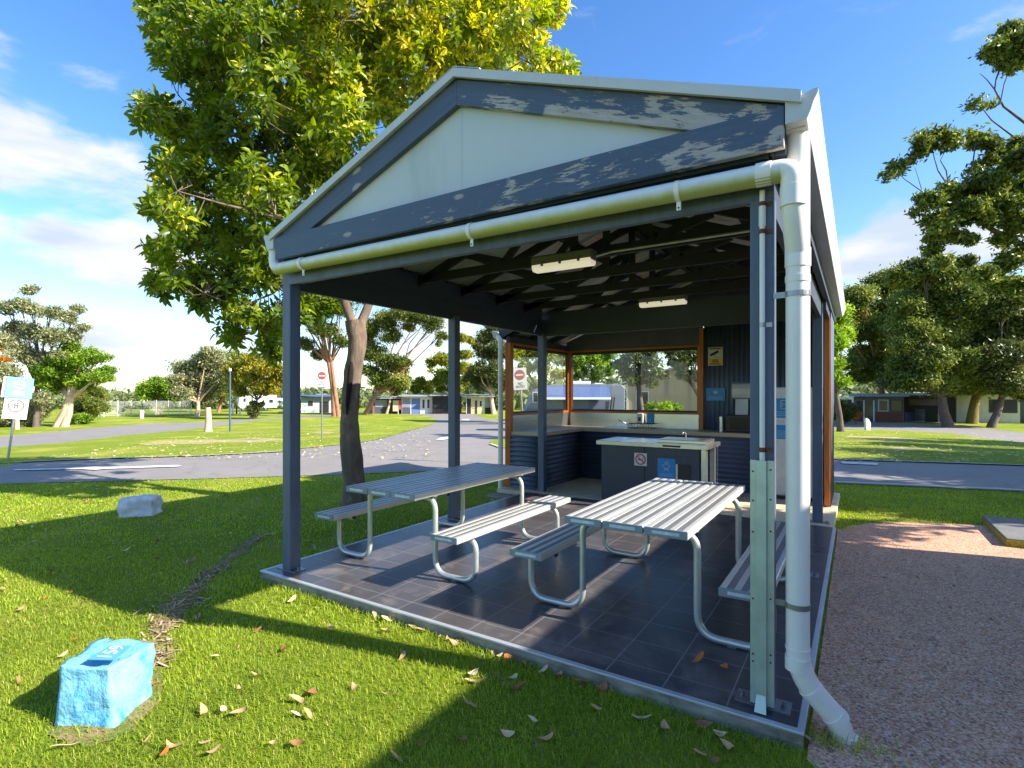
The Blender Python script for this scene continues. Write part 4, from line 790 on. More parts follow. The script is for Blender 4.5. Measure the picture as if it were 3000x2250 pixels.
for zz,ww in ((206,11),(201,13),(196,14)): m.box((1-ww)*k,-.0135,(zz-1.2)*k,(1+ww)*k,-.0125,(zz+1.2)*k)
m.build('emblem',WHITE,t,world=False)
m=MB(); m.box(-27*k,-.010,124*k,27*k,-.005,184*k); m.build('speed_panel',WHITE,t,world=False)
m=MB(); m.ring((0,-.011,163*k),15.5*k,18.5*k,(0,-1,0),32,.001); m.build('red_ring',SIGNREDF,t,world=False)
text('lettering','8',24*k,INK,t,(0,-.0115,163*k),(R(90),0,0),.0006); text('lettering','SPEED\nLIMIT',11*k,M('faded_ink',lin((128,128,132)),rough=.6),t,(0,-.0115,135*k),(R(90),0,0),.0006,sx=.9)
# lamp post, bollards, stump, cabinet, fence
lp,dl=G(674,1265); k=dl/1575; t=thing('lamp_post','slender dark blue lamp post on the grass island','lamp post',lp)
m=MB(); m.tube([(0,0,0),(0,0,178*k)],.05,12); m.build('post',M('lamp_blue',lin((66,84,108)),rough=.5),t,smooth=True,world=False)
m=MB(); m.tube([(0,0,178*k),(0,0,186*k)],.075,14); m.build('lamp_head',WHITE,t,smooth=True,world=False)
m=MB(); m.box(-.16,-.16,-.02,.16,.16,.03); m.build('footing',CONC,t,world=False)
BARK=M('grey_brown_bark',lin((150,128,108)),rough=.9,var=.35,vs=7,bump=1.,bs=18,stretch=(1,1,.3),dirt=(lin((92,76,64)),3,.5,.72,(1,1,.4)))
PALEBARK=M('pale_pink_bark',lin((192,164,140)),rough=.9,var=.25,vs=6,bump=.8,bs=15,stretch=(1,1,.4))
st,ds_=G(610,1266); k=ds_/1575; t=thing('tree_stump','cut pale tree stump with dark sprouts on top, on the grass island','stump',st)
m=MB(); m.tube([(0,0,0),(0,0,12*k),(.03,0,40*k),(-.02,0,72*k)],[12*k,9.5*k,8.5*k,7*k],14); m.build('trunk',PALEBARK,t,smooth=True,world=False)
cb,dc=G(415,1226); k=dc/1575; t=thing('tap_post','small cream concrete post on the grass across the far road','post',cb); m=MB(); m.box(-4*k,-4*k,0,4*k,4*k,15*k); m.build('post',CREAM,t,world=False); m=MB(); m.box(-5*k,-5*k,15*k,5*k,5*k,24*k); m.build('post_head',CREAM,t,world=False,bevel=.05)
sb,dsb=G(50,1258); k=dsb/1575; m=MB(); m.tube([(sb.x,sb.y,sb.z),(sb.x,sb.y,sb.z+40*k)],[6*k,5.4*k],14); tag(m.build('cut_trunk',PALEBARK,smooth=True,org=sb),'short pale cut trunk standing behind the speed limit sign','stump')
uc,du=G(943,1206); k=du/1575; t=thing('utility_cabinet','grey-green utility cabinet behind the NO ENTRY sign','cabinet',uc,None,cam_rz(uc)); m=MB(); m.box(-16*k,0,4*k,16*k,1.,52*k); m.build('cabinet_body',M('cabinet_green',lin((124,146,138)),rough=.5,var=.06),t,world=False); m=MB(); m.box(-15*k,-.03,8*k,-1*k,0,49*k); m.box(1*k,-.03,8*k,15*k,0,49*k); m.build('door',M('cabinet_green',(1,1,1)),t,world=False)
wr,dwr=G(90,1215) ; 
# chain-link fence at the far left
f0=G(262,1222)[0]; f1=G(560,1213)[0]; fd=(f1-f0); fl=fd.length; t=thing('chain_link_fence','long chain-link fence with pale posts along the far left scrub','fence',f0)
WIRE=bpy.data.materials.new('chain_link'); WIRE.use_nodes=True; nt=WIRE.node_tree; pb=nt.nodes['Principled BSDF']; pb.inputs['Base Color'].default_value=(.5,.5,.47,1)
tr=nd(nt,'ShaderNodeBsdfTransparent'); ms=nd(nt,'ShaderNodeMixShader'); ms.inputs[0].default_value=.28; nt.links.new(tr.outputs[0],ms.inputs[1]); nt.links.new(pb.outputs[0],ms.inputs[2]); nt.links.new(ms.outputs[0],nt.nodes['Material Output'].inputs['Surface'])
nfp=9
for i in range(nfp):
    p=f0+fd*i/(nfp-1); z=zg(p.x,p.y); m=MB(); m.tube([(p.x,p.y,z),(p.x,p.y,z+1.75)],.05,8); m.build('fence_post',M('pale_post',lin((206,198,182)),rough=.7),t)
m=MB(); vv=[]
for i in range(25):
    p=f0+fd*i/24; z=zg(p.x,p.y); vv+=[(p.x,p.y,z+.05),(p.x,p.y,z+1.65)]
m.add(vv,[(2*i,2*i+2,2*i+3,2*i+1) for i in range(24)]); m.build('wire_mesh',WIRE,t)
for px,py,hh,c,lab in ((682,1213,30,WHITE,'short white post beside the grey far trees'),(693,1214,26,BLACK,'short dark post between the white post and the caravans'),(703,1216,20,CREAM,'cream stub post in front of the caravan')):
    p,d=G(px,py); k=d/1575; m=MB(); m.tube([p,p+Vector((0,0,hh*k))],2.2*k,8); tag(m.build('bollard',c,org=p),lab,'post')
# ------------------------------------------------------------------ caravans and cabins
DARKGLASS=M('dark_window',lin((40,46,54)),rough=.12,var=.2,spec=.7)
CARW=M('caravan_white',lin((232,232,230)),rough=.35,var=.03)
def caravan(label,px0,px1,ptop,d,body,wins,rz_off=0,depth=2.3,nose=.5,group=None,awn=None,z0=None):
    c=D((px0+px1)/2,1155,d); base=Vector((c.x,c.y,zg(c.x,c.y))); k=d/1575; w=(px1-px0)*k; top=D(px0,ptop,d).z-base.z
    t=thing('caravan',label,'caravan',base,group,cam_rz(base)+R(rz_off)); m=MB(); b=.45
    m.prism([(-w/2,0,b+.35),(-w/2+nose*.35,0,top-.25),(-w/2+nose,0,top),(w/2-.15,0,top),(w/2,0,top-.15),(w/2,0,b),(-w/2+.3,0,b)],(0,depth,0)); m.build('body',body,t,world=False,bevel=.05)
    for (a,e,z_0,z_1) in wins:
        m=MB(); m.box(-w/2+w*a,-.02,b+(top-b)*z_0,-w/2+w*e,.02,b+(top-b)*z_1); wd=m.build('window',M('caravan_trim',lin((170,172,174)),rough=.4),t,world=False)
        m=MB(); m.box(-w/2+w*a+.05,-.03,b+(top-b)*z_0+.05,-w/2+w*e-.05,-.021,b+(top-b)*z_1-.05); m.build('pane',DARKGLASS,wd)
    for s in (-.12,.06):
        m=MB(); m.tube([(w*s,.02,.33),(w*s,.24,.33)],.33,20); wh=m.build('wheel',BLACK,t,world=False); m=MB(); m.tube([(w*s,.0,.33),(w*s,.1,.33)],.17,16); m.build('rim',STEEL,wh)
    m=MB(); m.box(-w/2-1.2,depth/2-.05,.42,-w/2+.4,depth/2+.05,.52); m.build('tow_bar',STEEL,t,world=False)
    return t,w,top,b
cg='white caravans parked beyond the far road'
caravan('boxy white caravan with one dark square window, left of the orange-green tree trunk',701,734,1160,75,CARW,[(.35,.6,.5,.82)],6,2.3,.2,cg)
caravan('white caravan with two small dark windows, right of the orange-green tree trunk',741,808,1157,78,CARW,[(.42,.52,.4,.62),(.68,.86,.36,.66)],4,2.3,.7,cg)
caravan('low white caravan half hidden behind the near left post',800,868,1166,88,CARW,[(.2,.4,.4,.65)],0,2.3,.5,cg)
cv,w,top,b=caravan('pale blue caravan with a rolled awning seen through the kitchen windows',1536,1832,1126,25,M('caravan_pale_blue',lin((96,104,120)),rough=.5,var=.05),[(.08,.14,.5,.8)],8,2.3,1.3)
m=MB(); m.prism([(-w*.30,-.02,top-.12),(w*.34,-.02,top-.12),(w*.34,-.42,top-.62),(-w*.30,-.42,top-.62)],(0,0,.02)); m.build('awning',M('awning_blue',lin((72,92,136)),rough=.6,var=.1,vs=2,stretch=(6,1,1)),cv,world=False)
m=MB(); m.box(-w*.30,-.46,top-.70,w*.34,-.40,top-.60); m.build('awning_roller',WHITE,cv,world=False)
m=MB(); m.prism([(-w*.28,-.05,.5),(w*.30,-.05,.5),(w*.30,-.05,top-.75),(-w*.28,-.05,top-.75)],(0,-.02,0)); m.build('annexe_wall',M('annexe_grey',lin((70,80,102)),rough=.7,var=.12,vs=2),cv,world=False)
m=MB(); m.box(-w*.02,.5,top,w*.18,1.4,top+.16); m.box(w*.22,.6,top,w*.30,1.2,top+.08); m.build('roof_unit',WHITE,cv,world=False,bevel=.04)
for s in (.335,.36): 
    m=MB(); m.tube([(w*s,-.1,.5),(w*(s+.03),-.12,top-.6)],.03,8); m.build('awning_arm',BLACK,cv,world=False)
def cabin(label,px0,px1,ptop,d,wall,items,roofm,depth=4.,gable=0,rz_off=0,over=.35,group=None,name='holiday_cabin'):
    c=D((px0+px1)/2,1155,d); base=Vector((c.x,c.y,zg(c.x,c.y))); k=d/1575; w=(px1-px0)*k; top=D(px0,ptop,d).z-base.z
    t=thing(name,label,'cabin',base,group,cam_rz(base)+R(rz_off)); m=MB(); m.box(-w/2,0,0,w/2,depth,top); m.build('wall',wall,t,world=False)
    m=MB()
    if gable: m.prism([(-w/2-over,-over,top),(0,-over,top+gable),(w/2+over,-over,top),(w/2+over,-over,top-.08),(0,-over,top+gable-.1),(-w/2-over,-over,top-.08)],(0,depth+2*over,0))
    else: m.prism([(-w/2-over,-over*2.2,top+.02),(w/2+over,-over*2.2,top+.02),(w/2+over,depth,top+.2),(-w/2-over,depth,top+.2)],(0,0,.1))
    m.build('roof',roofm,t,world=False)
    if gable:
        m=MB(); m.prism([(-w/2,.001,top),(w/2,.001,top),(0,.001,top+gable-.08)],(0,.12,0)); m.build('gable',wall,t,world=False)
    for nm,a,e,z0_,z1_,mt in items:
        pr=.03 if nm!='pillar' else .25; m=MB(); m.box(-w/2+w*a,-pr,top*z0_+.003,-w/2+w*e,-.001,top*z1_); o=m.build(nm,mt,t,world=False)
        if nm=='window': m=MB(); m.box(-w/2+w*a+.06,-pr-.012,top*z0_+.06,-w/2+w*e-.06,-pr-.002,top*z1_-.06); m.build('pane',DARKGLASS,o)
    return t
c_=lambda n,rgb,**k: M(n,lin(rgb),**{**dict(rough=.7,var=.12,vs=2),**k})
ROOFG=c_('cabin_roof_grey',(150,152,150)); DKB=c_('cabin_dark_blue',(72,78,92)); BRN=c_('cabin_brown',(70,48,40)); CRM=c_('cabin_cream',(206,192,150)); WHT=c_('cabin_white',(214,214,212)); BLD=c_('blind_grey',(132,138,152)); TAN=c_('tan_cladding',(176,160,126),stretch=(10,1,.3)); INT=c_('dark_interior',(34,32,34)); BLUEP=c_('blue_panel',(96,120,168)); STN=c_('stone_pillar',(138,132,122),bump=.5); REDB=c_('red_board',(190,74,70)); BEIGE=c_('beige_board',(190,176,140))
cgp='cabins along the far road'
cabin('dark blue cabin with grey blinds and orange end boards, behind the slim pale trunk',1093,1176,1168,66,DKB,[('blind',.08,.5,.45,.92,BLD),('door',.54,.62,0,.85,BRN),('opening',.66,.98,0,.9,INT),('end_board',.0,.06,0,.55,c_('orange_board',(150,96,60)))],ROOFG,group=cgp)
cabin('long cabin with pale blue panels and two dark windows under a flat roof',1178,1266,1162,66,WHT,[('blind',.02,.28,.4,.92,BLD),('panel',.02,.28,0,.38,DKB),('panel',.32,.6,0,.9,BLUEP),('window',.66,.76,.3,.85,WHT),('window',.82,.92,.3,.85,WHT)],ROOFG,group=cgp)
cabin('dark brown open-fronted cabin left of the middle post',1267,1352,1160,66,BRN,[('opening',.03,.97,.05,.9,INT),('sill',.03,.97,.28,.32,BRN)],ROOFG,group=cgp)
cabin('cream cabin with a carport and white posts, right of the middle post',1366,1442,1163,66,CRM,[('opening',.02,.18,0,.9,INT),('pillar',.0,.02,0,1,WHT),('door',.34,.42,0,.8,BRN),('window',.5,.62,.4,.8,WHT),('blind',.72,.97,.4,.92,BLD),('opening',.72,.97,0,.38,INT),('pillar',.98,1,0,1,WHT)],ROOFG,group=cgp)
cabin('blue-roofed low building behind the NO ENTRY sign',885,970,1163,70,c_('pale_wall',(176,186,188)),[('window',.2,.4,.4,.8,WHT),('opening',.6,.9,0,.7,INT)],c_('blue_roof',(72,94,132)),group=cgp,name='amenities_block')
rb,dr_=G(1158,1213); k=dr_/1575; t=thing('notice_board','beige and red notice board on a thin post in front of the cabins','notice board',rb,None,cam_rz(rb)); m=MB(); m.tube([(8*k,0,0),(8*k,0,20*k)],1.2*k,8); m.build('post',WHITE,t,world=False); m=MB(); m.box(-7*k,-.03,8*k,9*k,.03,40*k); m.build('beige_board',BEIGE,t,world=False); m=MB(); m.box(9*k,-.05,13*k,17*k,.02,41*k); m.build('red_board',REDB,t,world=False)
pf,dpf=G(1078,1211); pg,_=G(1094,1211); t=thing('picket_fence','short white picket fence beside the reddish tree trunk','fence',pf); fdv=(pg-pf)
m=MB()
for i in range(9): p=pf+fdv*i/8; m.box(p.x-.05,p.y-.03,p.z,p.x+.05,p.y+.03,p.z+1.35)
m.build('pickets',WHITE,t); m=MB(); m.beam(pf+Vector((0,0,.4)),pg+Vector((0,0,.4)),.04,.08); m.beam(pf+Vector((0,0,1.1)),pg+Vector((0,0,1.1)),.04,.08); m.build('rail',WHITE,t)
rgp='cabins behind the trees on the right'
cabin('cabin with a glazed porch and brown base under a flat roof, behind the marker stone',2512,2634,1162,47,c_('grey_teal_wall',(96,104,104)),[('door',.06,.2,0,.82,DARKGLASS),('frame',.2,.225,0,.85,WHT),('door',.23,.4,0,.82,DARKGLASS),('frame',.4,.425,0,.85,WHT),('base_panel',.45,.98,0,.4,c_('red_brown',(104,58,44))),('window',.5,.7,.42,.88,WHT),('window',.74,.98,.42,.88,BRN)],ROOFG,group=rgp)
cabin('open dark cabin with a stone pillar, between the glazed porch and the white wall',2632,2780,1158,47,c_('dark_wall',(66,66,70)),[('pillar',.0,.16,0,.98,STN),('opening',.18,.98,.02,.9,INT),('blind',.26,.8,.62,.86,c_('pink_grey',(140,124,124))),('cupboard',.36,.52,.0,.48,c_('pale_cupboard',(168,178,190))),('cupboard',.2,.36,.0,.36,BLUEP),('post',.72,.75,.0,.9,WHT)],ROOFG,group=rgp)
cabin('white walled cabin with one wide window behind the right tree trunks',2782,2956,1157,46,WHT,[('window',.62,.97,.36,.84,DKB)],ROOFG,group=rgp)
cabin('charcoal shed at the right edge behind the trees',2958,3120,1165,45,c_('charcoal_wall',(62,60,60),stretch=(8,1,1)),[('door',.2,.5,0,.85,c_('grey_door',(96,96,96)))],ROOFG,group=rgp,name='storage_shed')
cabin('tan timber house with a low gable seen through the wide kitchen window',1838,2110,1122,33,TAN,[('window',.1,.24,.3,.82,WHT),('corner_board',.97,1.,0,1,WHT),('corner_board',.0,.02,0,1,WHT)],ROOFG,5,1.0,4,.4,name='timber_house')
cw,dcw=G(2478,1232); caravan('white caravan with a rounded roof behind the dark hedge on the right',2452,2512,1160,56,CARW,[(.5,.7,.5,.8)],0,2.2,.8)
# neighbouring building just out of the picture on the right: its wall and eaves shade the gravel and the near grass
nb=thing('amenities_building','weatherboard amenities building on the right of the gravel yard','building',(6.5,-2,-.08))
m=MB(); m.box(3.75,-8,-.08,9.2,4.75,3.0); m.build('wall',c_('weatherboard',(186,186,176),stretch=(1,1,12)),nb)
m=MB(); m.prism([(3.40,-8.3,3.19),(9.5,-8.3,3.5),(9.5,-8.3,3.6),(3.40,-8.3,3.29)],(0,13.3,0)); m.build('roof',ROOFG,nb)
for yy in (-6,-3,0,2.6):
    m=MB(); m.box(3.70,yy,1.1,3.75,yy+1.3,2.2); wd=m.build('window',WHT,nb); m=MB(); m.box(3.69,yy+.06,1.16,3.699,yy+1.24,2.14); m.build('pane',DARKGLASS,wd)
# ------------------------------------------------------------------ trees
def unit(n):
    v=rng.normal(size=(n,3)); return v/np.linalg.norm(v,axis=1,keepdims=True)
def cards(C,N,size,asp,tint,droop=0.):
    """one bent leaf card per centre: C centres, N facing, size per card"""
    n=len(C); a=np.cross(N,unit(n)); a/=np.linalg.norm(a,axis=1,keepdims=True)+1e-9; a[:,2]-=droop; a/=np.linalg.norm(a,axis=1,keepdims=True)+1e-9
    b=np.cross(N,a); b/=np.linalg.norm(b,axis=1,keepdims=True)+1e-9; s=size[:,None]; cup=N*s*.18
    V=np.stack([C-a*s,C-b*s*asp-cup*.0,C+a*s,C+b*s*asp,],1); V[:,1]-=cup; V[:,3]-=cup
    i=np.arange(n)*4; F3=np.stack([np.stack([i,i+1,i+2],1),np.stack([i,i+2,i+3],1)],1).reshape(-1,3)
    return V.reshape(-1,3),F3,np.repeat(tint,4)
def tree(name,label,cat,base,clumps,mat,bark,size=.11,dens=9.,asp=.42,trunk=((0,0),),tr=.18,fork=.45,group=None,spread=.5,limbs=9,flat=.8,twigs=True,tintb=0.,d=None,droop=.15,limb_px=None,bias=.25):
    p,d0=G(*base) if d is None else (None,d)
    if p is None:
        q=D(base[0],1155,d); p=Vector((q.x,q.y,zg(q.x,q.y)))
    d=d0; k=d/1575; t=thing(name,label,cat,p,group)
    VV=[];FF=[];TT=[];off=0; cen=[]
    for c in clumps:
        cx,cy,r=c[:3]; dd=c[3] if len(c)>3 else rng.uniform(-1,1)*spread*r*k*2.2
        ctr=np.array(D(cx,cy,d+dd)); rw=r*(d+dd)/1575; cen.append((ctr,rw)); ct0=rng.normal(0,.10)
        ns=13 if rw>size*3.2 else 1
        for si in range(ns):
            if ns==1: c2=ctr; r2=rw
            else:
                uu=unit(1)[0]; c2=ctr+uu*rw*rng.uniform(.2,.74)*np.array([1,1,flat]); r2=rw*rng.uniform(.32,.54)
            n=int(dens*1.75*(r2/(size*1.1))**2)+6; u=unit(n); gz=rng.normal(size=(n,3)); P=c2+gz*r2*.52*np.array([1.1,1.1,.72*flat/.8]); P[:,2]=np.maximum(P[:,2],p.z+.05)
            N=u*.5+unit(n)*.7+np.array([0,0,.45]); N/=np.linalg.norm(N,axis=1,keepdims=True)
            v,f,tt=cards(P,N,size*1.1*rng.uniform(.5,1.3,n),asp,np.clip(rng.normal(.44+tintb+ct0+rng.normal(0,.14),.2,n),0,1),droop); VV.append(v);FF.append(f+off);TT.append(tt);off+=len(v)
    np_mesh('crown',np.concatenate(VV),[np.concatenate(FF)],mat,np.concatenate(TT),t)
    # trunk, limbs and twigs
    m=MB(); zc=np.mean([c[0][2] for c in cen]); top=Vector((float(np.mean([c[0][0] for c in cen])),float(np.mean([c[0][1] for c in cen])),float(zc)))
    for tx,tw_ in trunk:
        b=p+RT*(tx*k)-Vector((0,0,.1)); fk=b.lerp(Vector((top.x,top.y,top.z)),fork); fk+=Vector((rng.uniform(-.1,.1),rng.uniform(-.1,.1),0))
        mid=b.lerp(fk,.5)+Vector((rng.uniform(-.12,.12),rng.uniform(-.12,.12),0)); rr_=tr*(1 if tw_==0 else tw_)
        m.tube([b,b+Vector((0,0,.25)),mid,fk],[rr_*1.35,rr_*1.08,rr_*.9,rr_*.75],10)
        order=list(range(len(cen))); random.shuffle(order)
        for i in order[:limbs]:
            c,rw=cen[i]; c=Vector(c); e=fk.lerp(c,.95); mm=fk.lerp(c,.5)+Vector((rng.uniform(-.2,.2)*rw,rng.uniform(-.2,.2)*rw,rng.uniform(-.25,.1)*rw))
            m.tube([fk-Vector((0,0,.1)),mm,e],[rr_*.5,rr_*.3,rr_*.1],6)
            if twigs:
                for _ in range(4): u=Vector(unit(1)[0]); m.tube([mm.lerp(e,rng.uniform(.3,.9)),e+u*rw*.4,e+u*rw*.85],[rr_*.14,rr_*.08,rr_*.03],4)
    if limb_px:
        for path in limb_px: m.tube([D(x,y,d+dd) for x,y,w_,dd in path],[w_*k*.72 for x,y,w_,dd in path],8)
    m.build('trunk',bark,t,smooth=True); return t
GUM=Mleaf('gum_leaf',lin((60,76,32)),lin((134,146,60)),rough=.42,transl=.3,c3=lin((186,178,86)))
GUMY=Mleaf('yellow_gum_leaf',lin((96,112,30)),lin((174,172,50)),rough=.45,transl=.35,c3=lin((186,168,58)))
GREY=Mleaf('grey_green_leaf',lin((98,106,70)),lin((168,168,120)),rough=.5,transl=.25,c3=lin((176,170,140)))
LIME=Mleaf('bright_green_leaf',lin((78,112,28)),lin((150,178,50)),rough=.45,transl=.35,c3=lin((176,196,72)))
DARKL=Mleaf('dark_green_leaf',lin((48,58,32)),lin((114,122,58)),rough=.4,transl=.22,c3=lin((130,142,80)))
OLIVE=Mleaf('orange_olive_leaf',lin((100,104,30)),lin((172,162,48)),rough=.45,transl=.35,c3=lin((190,150,50)))
ORNG=Mleaf('orange_foliage',lin((160,96,20)),lin((214,142,36)),rough=.6,transl=.3,c3=lin((226,170,70)))
BROWNB=M('red_brown_bark',lin((150,106,82)),rough=.9,var=.35,vs=6,bump=.8,bs=16,stretch=(1,1,.35))
DARKB=M('dark_bark',lin((96,84,76)),rough=.9,var=.35,vs=6,bump=.8,bs=16,stretch=(1,1,.4))
# left of the shelter
tree('banksia_tree','tall thin grey-green tree rising behind the bright green tree at the far left','tree',(105,1252),[(85,845,26),(62,895,32),(100,905,34),(150,915,34),(200,925,34),(232,905,24),(40,960,42),(100,975,44),(160,985,44),(210,985,34),(245,960,22),(60,1035,44),(20,1000,40),(100,1055,40),(18,900,36),(140,1050,36),(30,1090,40),(185,1040,30)],GREY,DARKB,.10,5.,.4,tr=.2,group='trees on the far left verge',limbs=14)
tree('broadleaf_tree','bright green tree with twin pale trunks behind the speed limit sign','tree',(180,1250),[(150,1090,38),(195,1065,42),(245,1045,38),(292,1045,32),(318,1085,24),(285,1105,30),(235,1105,40),(170,1125,38),(130,1120,30),(325,1108,14),(210,1020,26),(255,1130,26),(120,1085,26)],LIME,PALEBARK,.10,10.,.45,trunk=((-9,0),(10,.85)),tr=.3,fork=.55,group='trees on the far left verge')
tree('orange_shrub','orange flowering shrub cut off by the left picture edge','shrub',(2,1236),[(0,1020,17),(14,1050,18),(2,1085,24),(24,1098,18),(0,1130,26),(-30,1060,40)],ORNG,DARKB,.08,12.,.3,tr=.06,limbs=3)
def bush(name,label,base,clumps,mat,size=.08,dens=12,group=None,d=None,cat='bush'): return tree(name,label,cat,base,clumps,mat,DARKB,size,dens,.35,tr=.04,limbs=4,flat=.9,twigs=False,group=group,spread=.35,d=d)
vg='undergrowth bushes on the far left verge'
bush('undergrowth_bush','shaded brown-green bush under the thin grey tree',(60,1252),[(20,1180,40),(70,1190,36),(110,1200,34),(30,1225,34),(90,1232,28),(-20,1200,50),(-20,1235,40),(120,1170,30)],GREY,.08,12,vg)
bush('undergrowth_bush','dense brownish bush right of the twin pale trunks',(262,1240),[(240,1150,32),(270,1165,34),(285,1190,30),(240,1195,28),(262,1215,26),(295,1150,22)],GUM,.07,13,vg)
bush('grass_tuft','bright green strappy tuft on the grass near the twin trunks',(238,1243),[(225,1225,18),(245,1222,20),(258,1228,14),(238,1232,16)],LIME,.09,10,vg,cat='plant')
bush('grass_tuft','small upright tuft in front of the chain-link fence',(353,1214),[(350,1205,9),(356,1200,9),(352,1196,6)],LIME,.08,12,cat='plant')
tree('round_tree','small round green tree inside the chain-link fence','tree',(468,1214),[(440,1135,34),(480,1130,38),(503,1160,26),(428,1158,22),(462,1115,24),(450,1165,28),(490,1175,18)],LIME,PALEBARK,.13,9,.45,trunk=((-4,0),(6,.8)),tr=.12,fork=.45)
tree('grey_tree','broad grey-green tree behind the cut stump','tree',(577,1222),[(545,1085,42),(585,1055,40),(632,1050,40),(560,1125,46),(622,1120,46),(600,1165,34),(535,1150,34),(650,1105,36),(590,1100,50),(520,1110,24),(610,1030,24)],GREY,PALEBARK,.13,9,.45,tr=.22,fork=.4)
tree('grey_tree','olive-grey tree with a leaning trunk just behind the lamp post','tree',(640,1208),[(655,1060,38),(690,1050,28),(672,1100,38),(660,1140,30),(690,1130,24),(640,1165,26)],GUM,BROWNB,.14,9,.45,tr=.2,fork=.4)
tree('broadleaf_tree','orange-tinged green tree in front of the white caravans','tree',(735,1228),[(700,1080,36),(740,1058,34),(782,1078,38),(812,1108,34),(690,1118,34),(752,1118,38),(802,1138,24),(704,1146,24),(770,1145,22),(735,1095,40),(830,1085,30),(845,1130,24)],OLIVE,DARKB,.12,11,.45,tr=.13,fork=.5)
bush('shrub','dark green shrub round the foot of the orange-tinged tree',(742,1228),[(735,1205,17),(752,1192,18),(765,1184,12),(742,1180,12),(728,1195,10),(748,1214,12)],DARKL,.09,11,cat='shrub')
# beyond the shelter, centre
cgt='gum trees in front of the far cabins'
tree('gum_tree','large gum with two pale pink trunks leaning right, beside the near trunk','tree',(982,1221),[(905,880,42),(950,905,44),(925,960,36),(900,1010,30),(965,965,36),(1000,900,46),(940,840,46),(1000,1000,30),(885,930,30),(1000,830,50),(1060,870,40),(930,1040,26)],GUM,BROWNB,.12,8,.38,trunk=((-2,0),(9,.8)),tr=.3,fork=.55,group=cgt,limbs=10)
tree('gum_tree','leafy gum with a reddish trunk and a long bare limb reaching right','tree',(1072,1216),[(1065,985,44),(1092,1030,46),(1130,1055,42),(1162,1088,38),(1185,1062,26),(1172,1115,32),(1112,1110,38),(1088,955,42),(1130,935,42),(1182,922,40),(1232,922,36),(1270,945,36),(1292,980,22),(1285,1005,14),(1200,960,22),(1150,985,34),(1080,1085,30)],GUM,BROWNB,.13,9,.38,tr=.3,fork=.35,group=cgt,limbs=10,limb_px=[[(1180,1100,4,.5),(1190,1040,3,.4),(1225,1010,2.2,.2),(1255,985,1.4,0),(1275,965,.8,0)],[(1190,1040,2.5,.4),(1200,1005,2,.3),(1225,975,1.2,.2),(1235,950,.8,.2)],[(1180,1010,2.2,.3),(1205,985,1.6,.2),(1240,955,.9,.1)]])
tree('gum_tree','slim pale trunked gum in front of the dark blue cabin','tree',(1133,1213),[(1118,1135,24),(1145,1125,30),(1172,1128,26),(1160,1148,18),(1125,1110,26),(1190,1110,20)],GUM,PALEBARK,.14,9,.4,tr=.16,fork=.7,group=cgt)
bush('round_bush','round yellow-green bush rising above the long cabin roof',(1240,1205),[(1220,1125,22),(1242,1130,24),(1255,1142,18),(1215,1145,16),(1230,1112,14)],GUMY,.16,12,d=74)
tree('umbrella_tree','yellow-green umbrella shaped gum behind the middle post','tree',(1325,1204),[(1262,1062,20),(1285,1052,24),(1312,1055,26),(1340,1075,30),(1300,1100,28),(1276,1118,18),(1330,1115,28),(1262,1085,10),(1360,1035,26),(1360,1080,26),(1375,995,16),(1358,990,16),(1385,1003,10),(1290,1140,14),(1340,1140,20),(1368,1120,22)],GUMY,DARKB,.15,11,.4,tr=.22,fork=.45,group=cgt,d=72)
tree('gum_tree','dense dark gum standing left of the kitchen down pipe','tree',(1446,1213),[(1420,985,32),(1450,975,34),(1432,1035,44),(1452,1088,46),(1402,1078,32),(1385,1108,28),(1420,1118,36),(1400,1012,18),(1470,1030,40),(1470,1120,34),(1440,955,22)],DARKL,PALEBARK,.14,10,.4,tr=.3,fork=.4,group=cgt)
# seen through the kitchen windows
wg='trees seen through the kitchen windows'
tree('gum_tree','sunlit olive tree behind the tilted NO ENTRY sign','tree',(1590,1212),[(1520,1038,30),(1558,1030,34),(1600,1035,34),(1542,1075,28),(1585,1075,30),(1640,1050,34),(1520,1090,20),(1640,1095,26),(1560,1000,40),(1620,990,40)],GUMY,DARKB,.14,10,.4,tr=.2,group=wg,d=44)
tree('gum_tree','yellow-green tree over the pale caravan','tree',(1720,1212),[(1690,1060,34),(1730,1045,36),(1765,1065,34),(1700,1095,30),(1748,1095,30),(1785,1035,30),(1670,1030,34),(1790,1085,24)],LIME,DARKB,.14,10,.4,tr=.2,group=wg,d=40)
tree('gum_tree','grey barked tree with a thin crown in front of the tan house','tree',(1884,1250),[(1815,1065,32),(1850,1050,36),(1895,1055,40),(1875,1095,34),(1930,1095,30),(1855,1110,26),(1910,1122,22),(1835,1092,24),(1905,1020,40),(1860,1010,40)],DARKL,DARKB,.10,8,.4,tr=.14,fork=.75,group=wg,d=27)
tree('gum_tree','dark leafy tree hanging over the right end of the wide kitchen window','tree',(2090,1240),[(1990,1060,36),(2025,1050,40),(2010,1095,30),(2040,1100,26),(1975,1030,36),(2060,1030,50),(2090,1080,40)],DARKL,DARKB,.11,11,.4,tr=.2,group=wg,d=29)
bush('shrub','rounded green shrub in front of the tan house seen through the window',(1940,1235),[(1910,1195,22),(1945,1192,26),(1975,1200,22),(1925,1210,22),(1960,1212,22)],LIME,.08,13,d=26,cat='shrub')
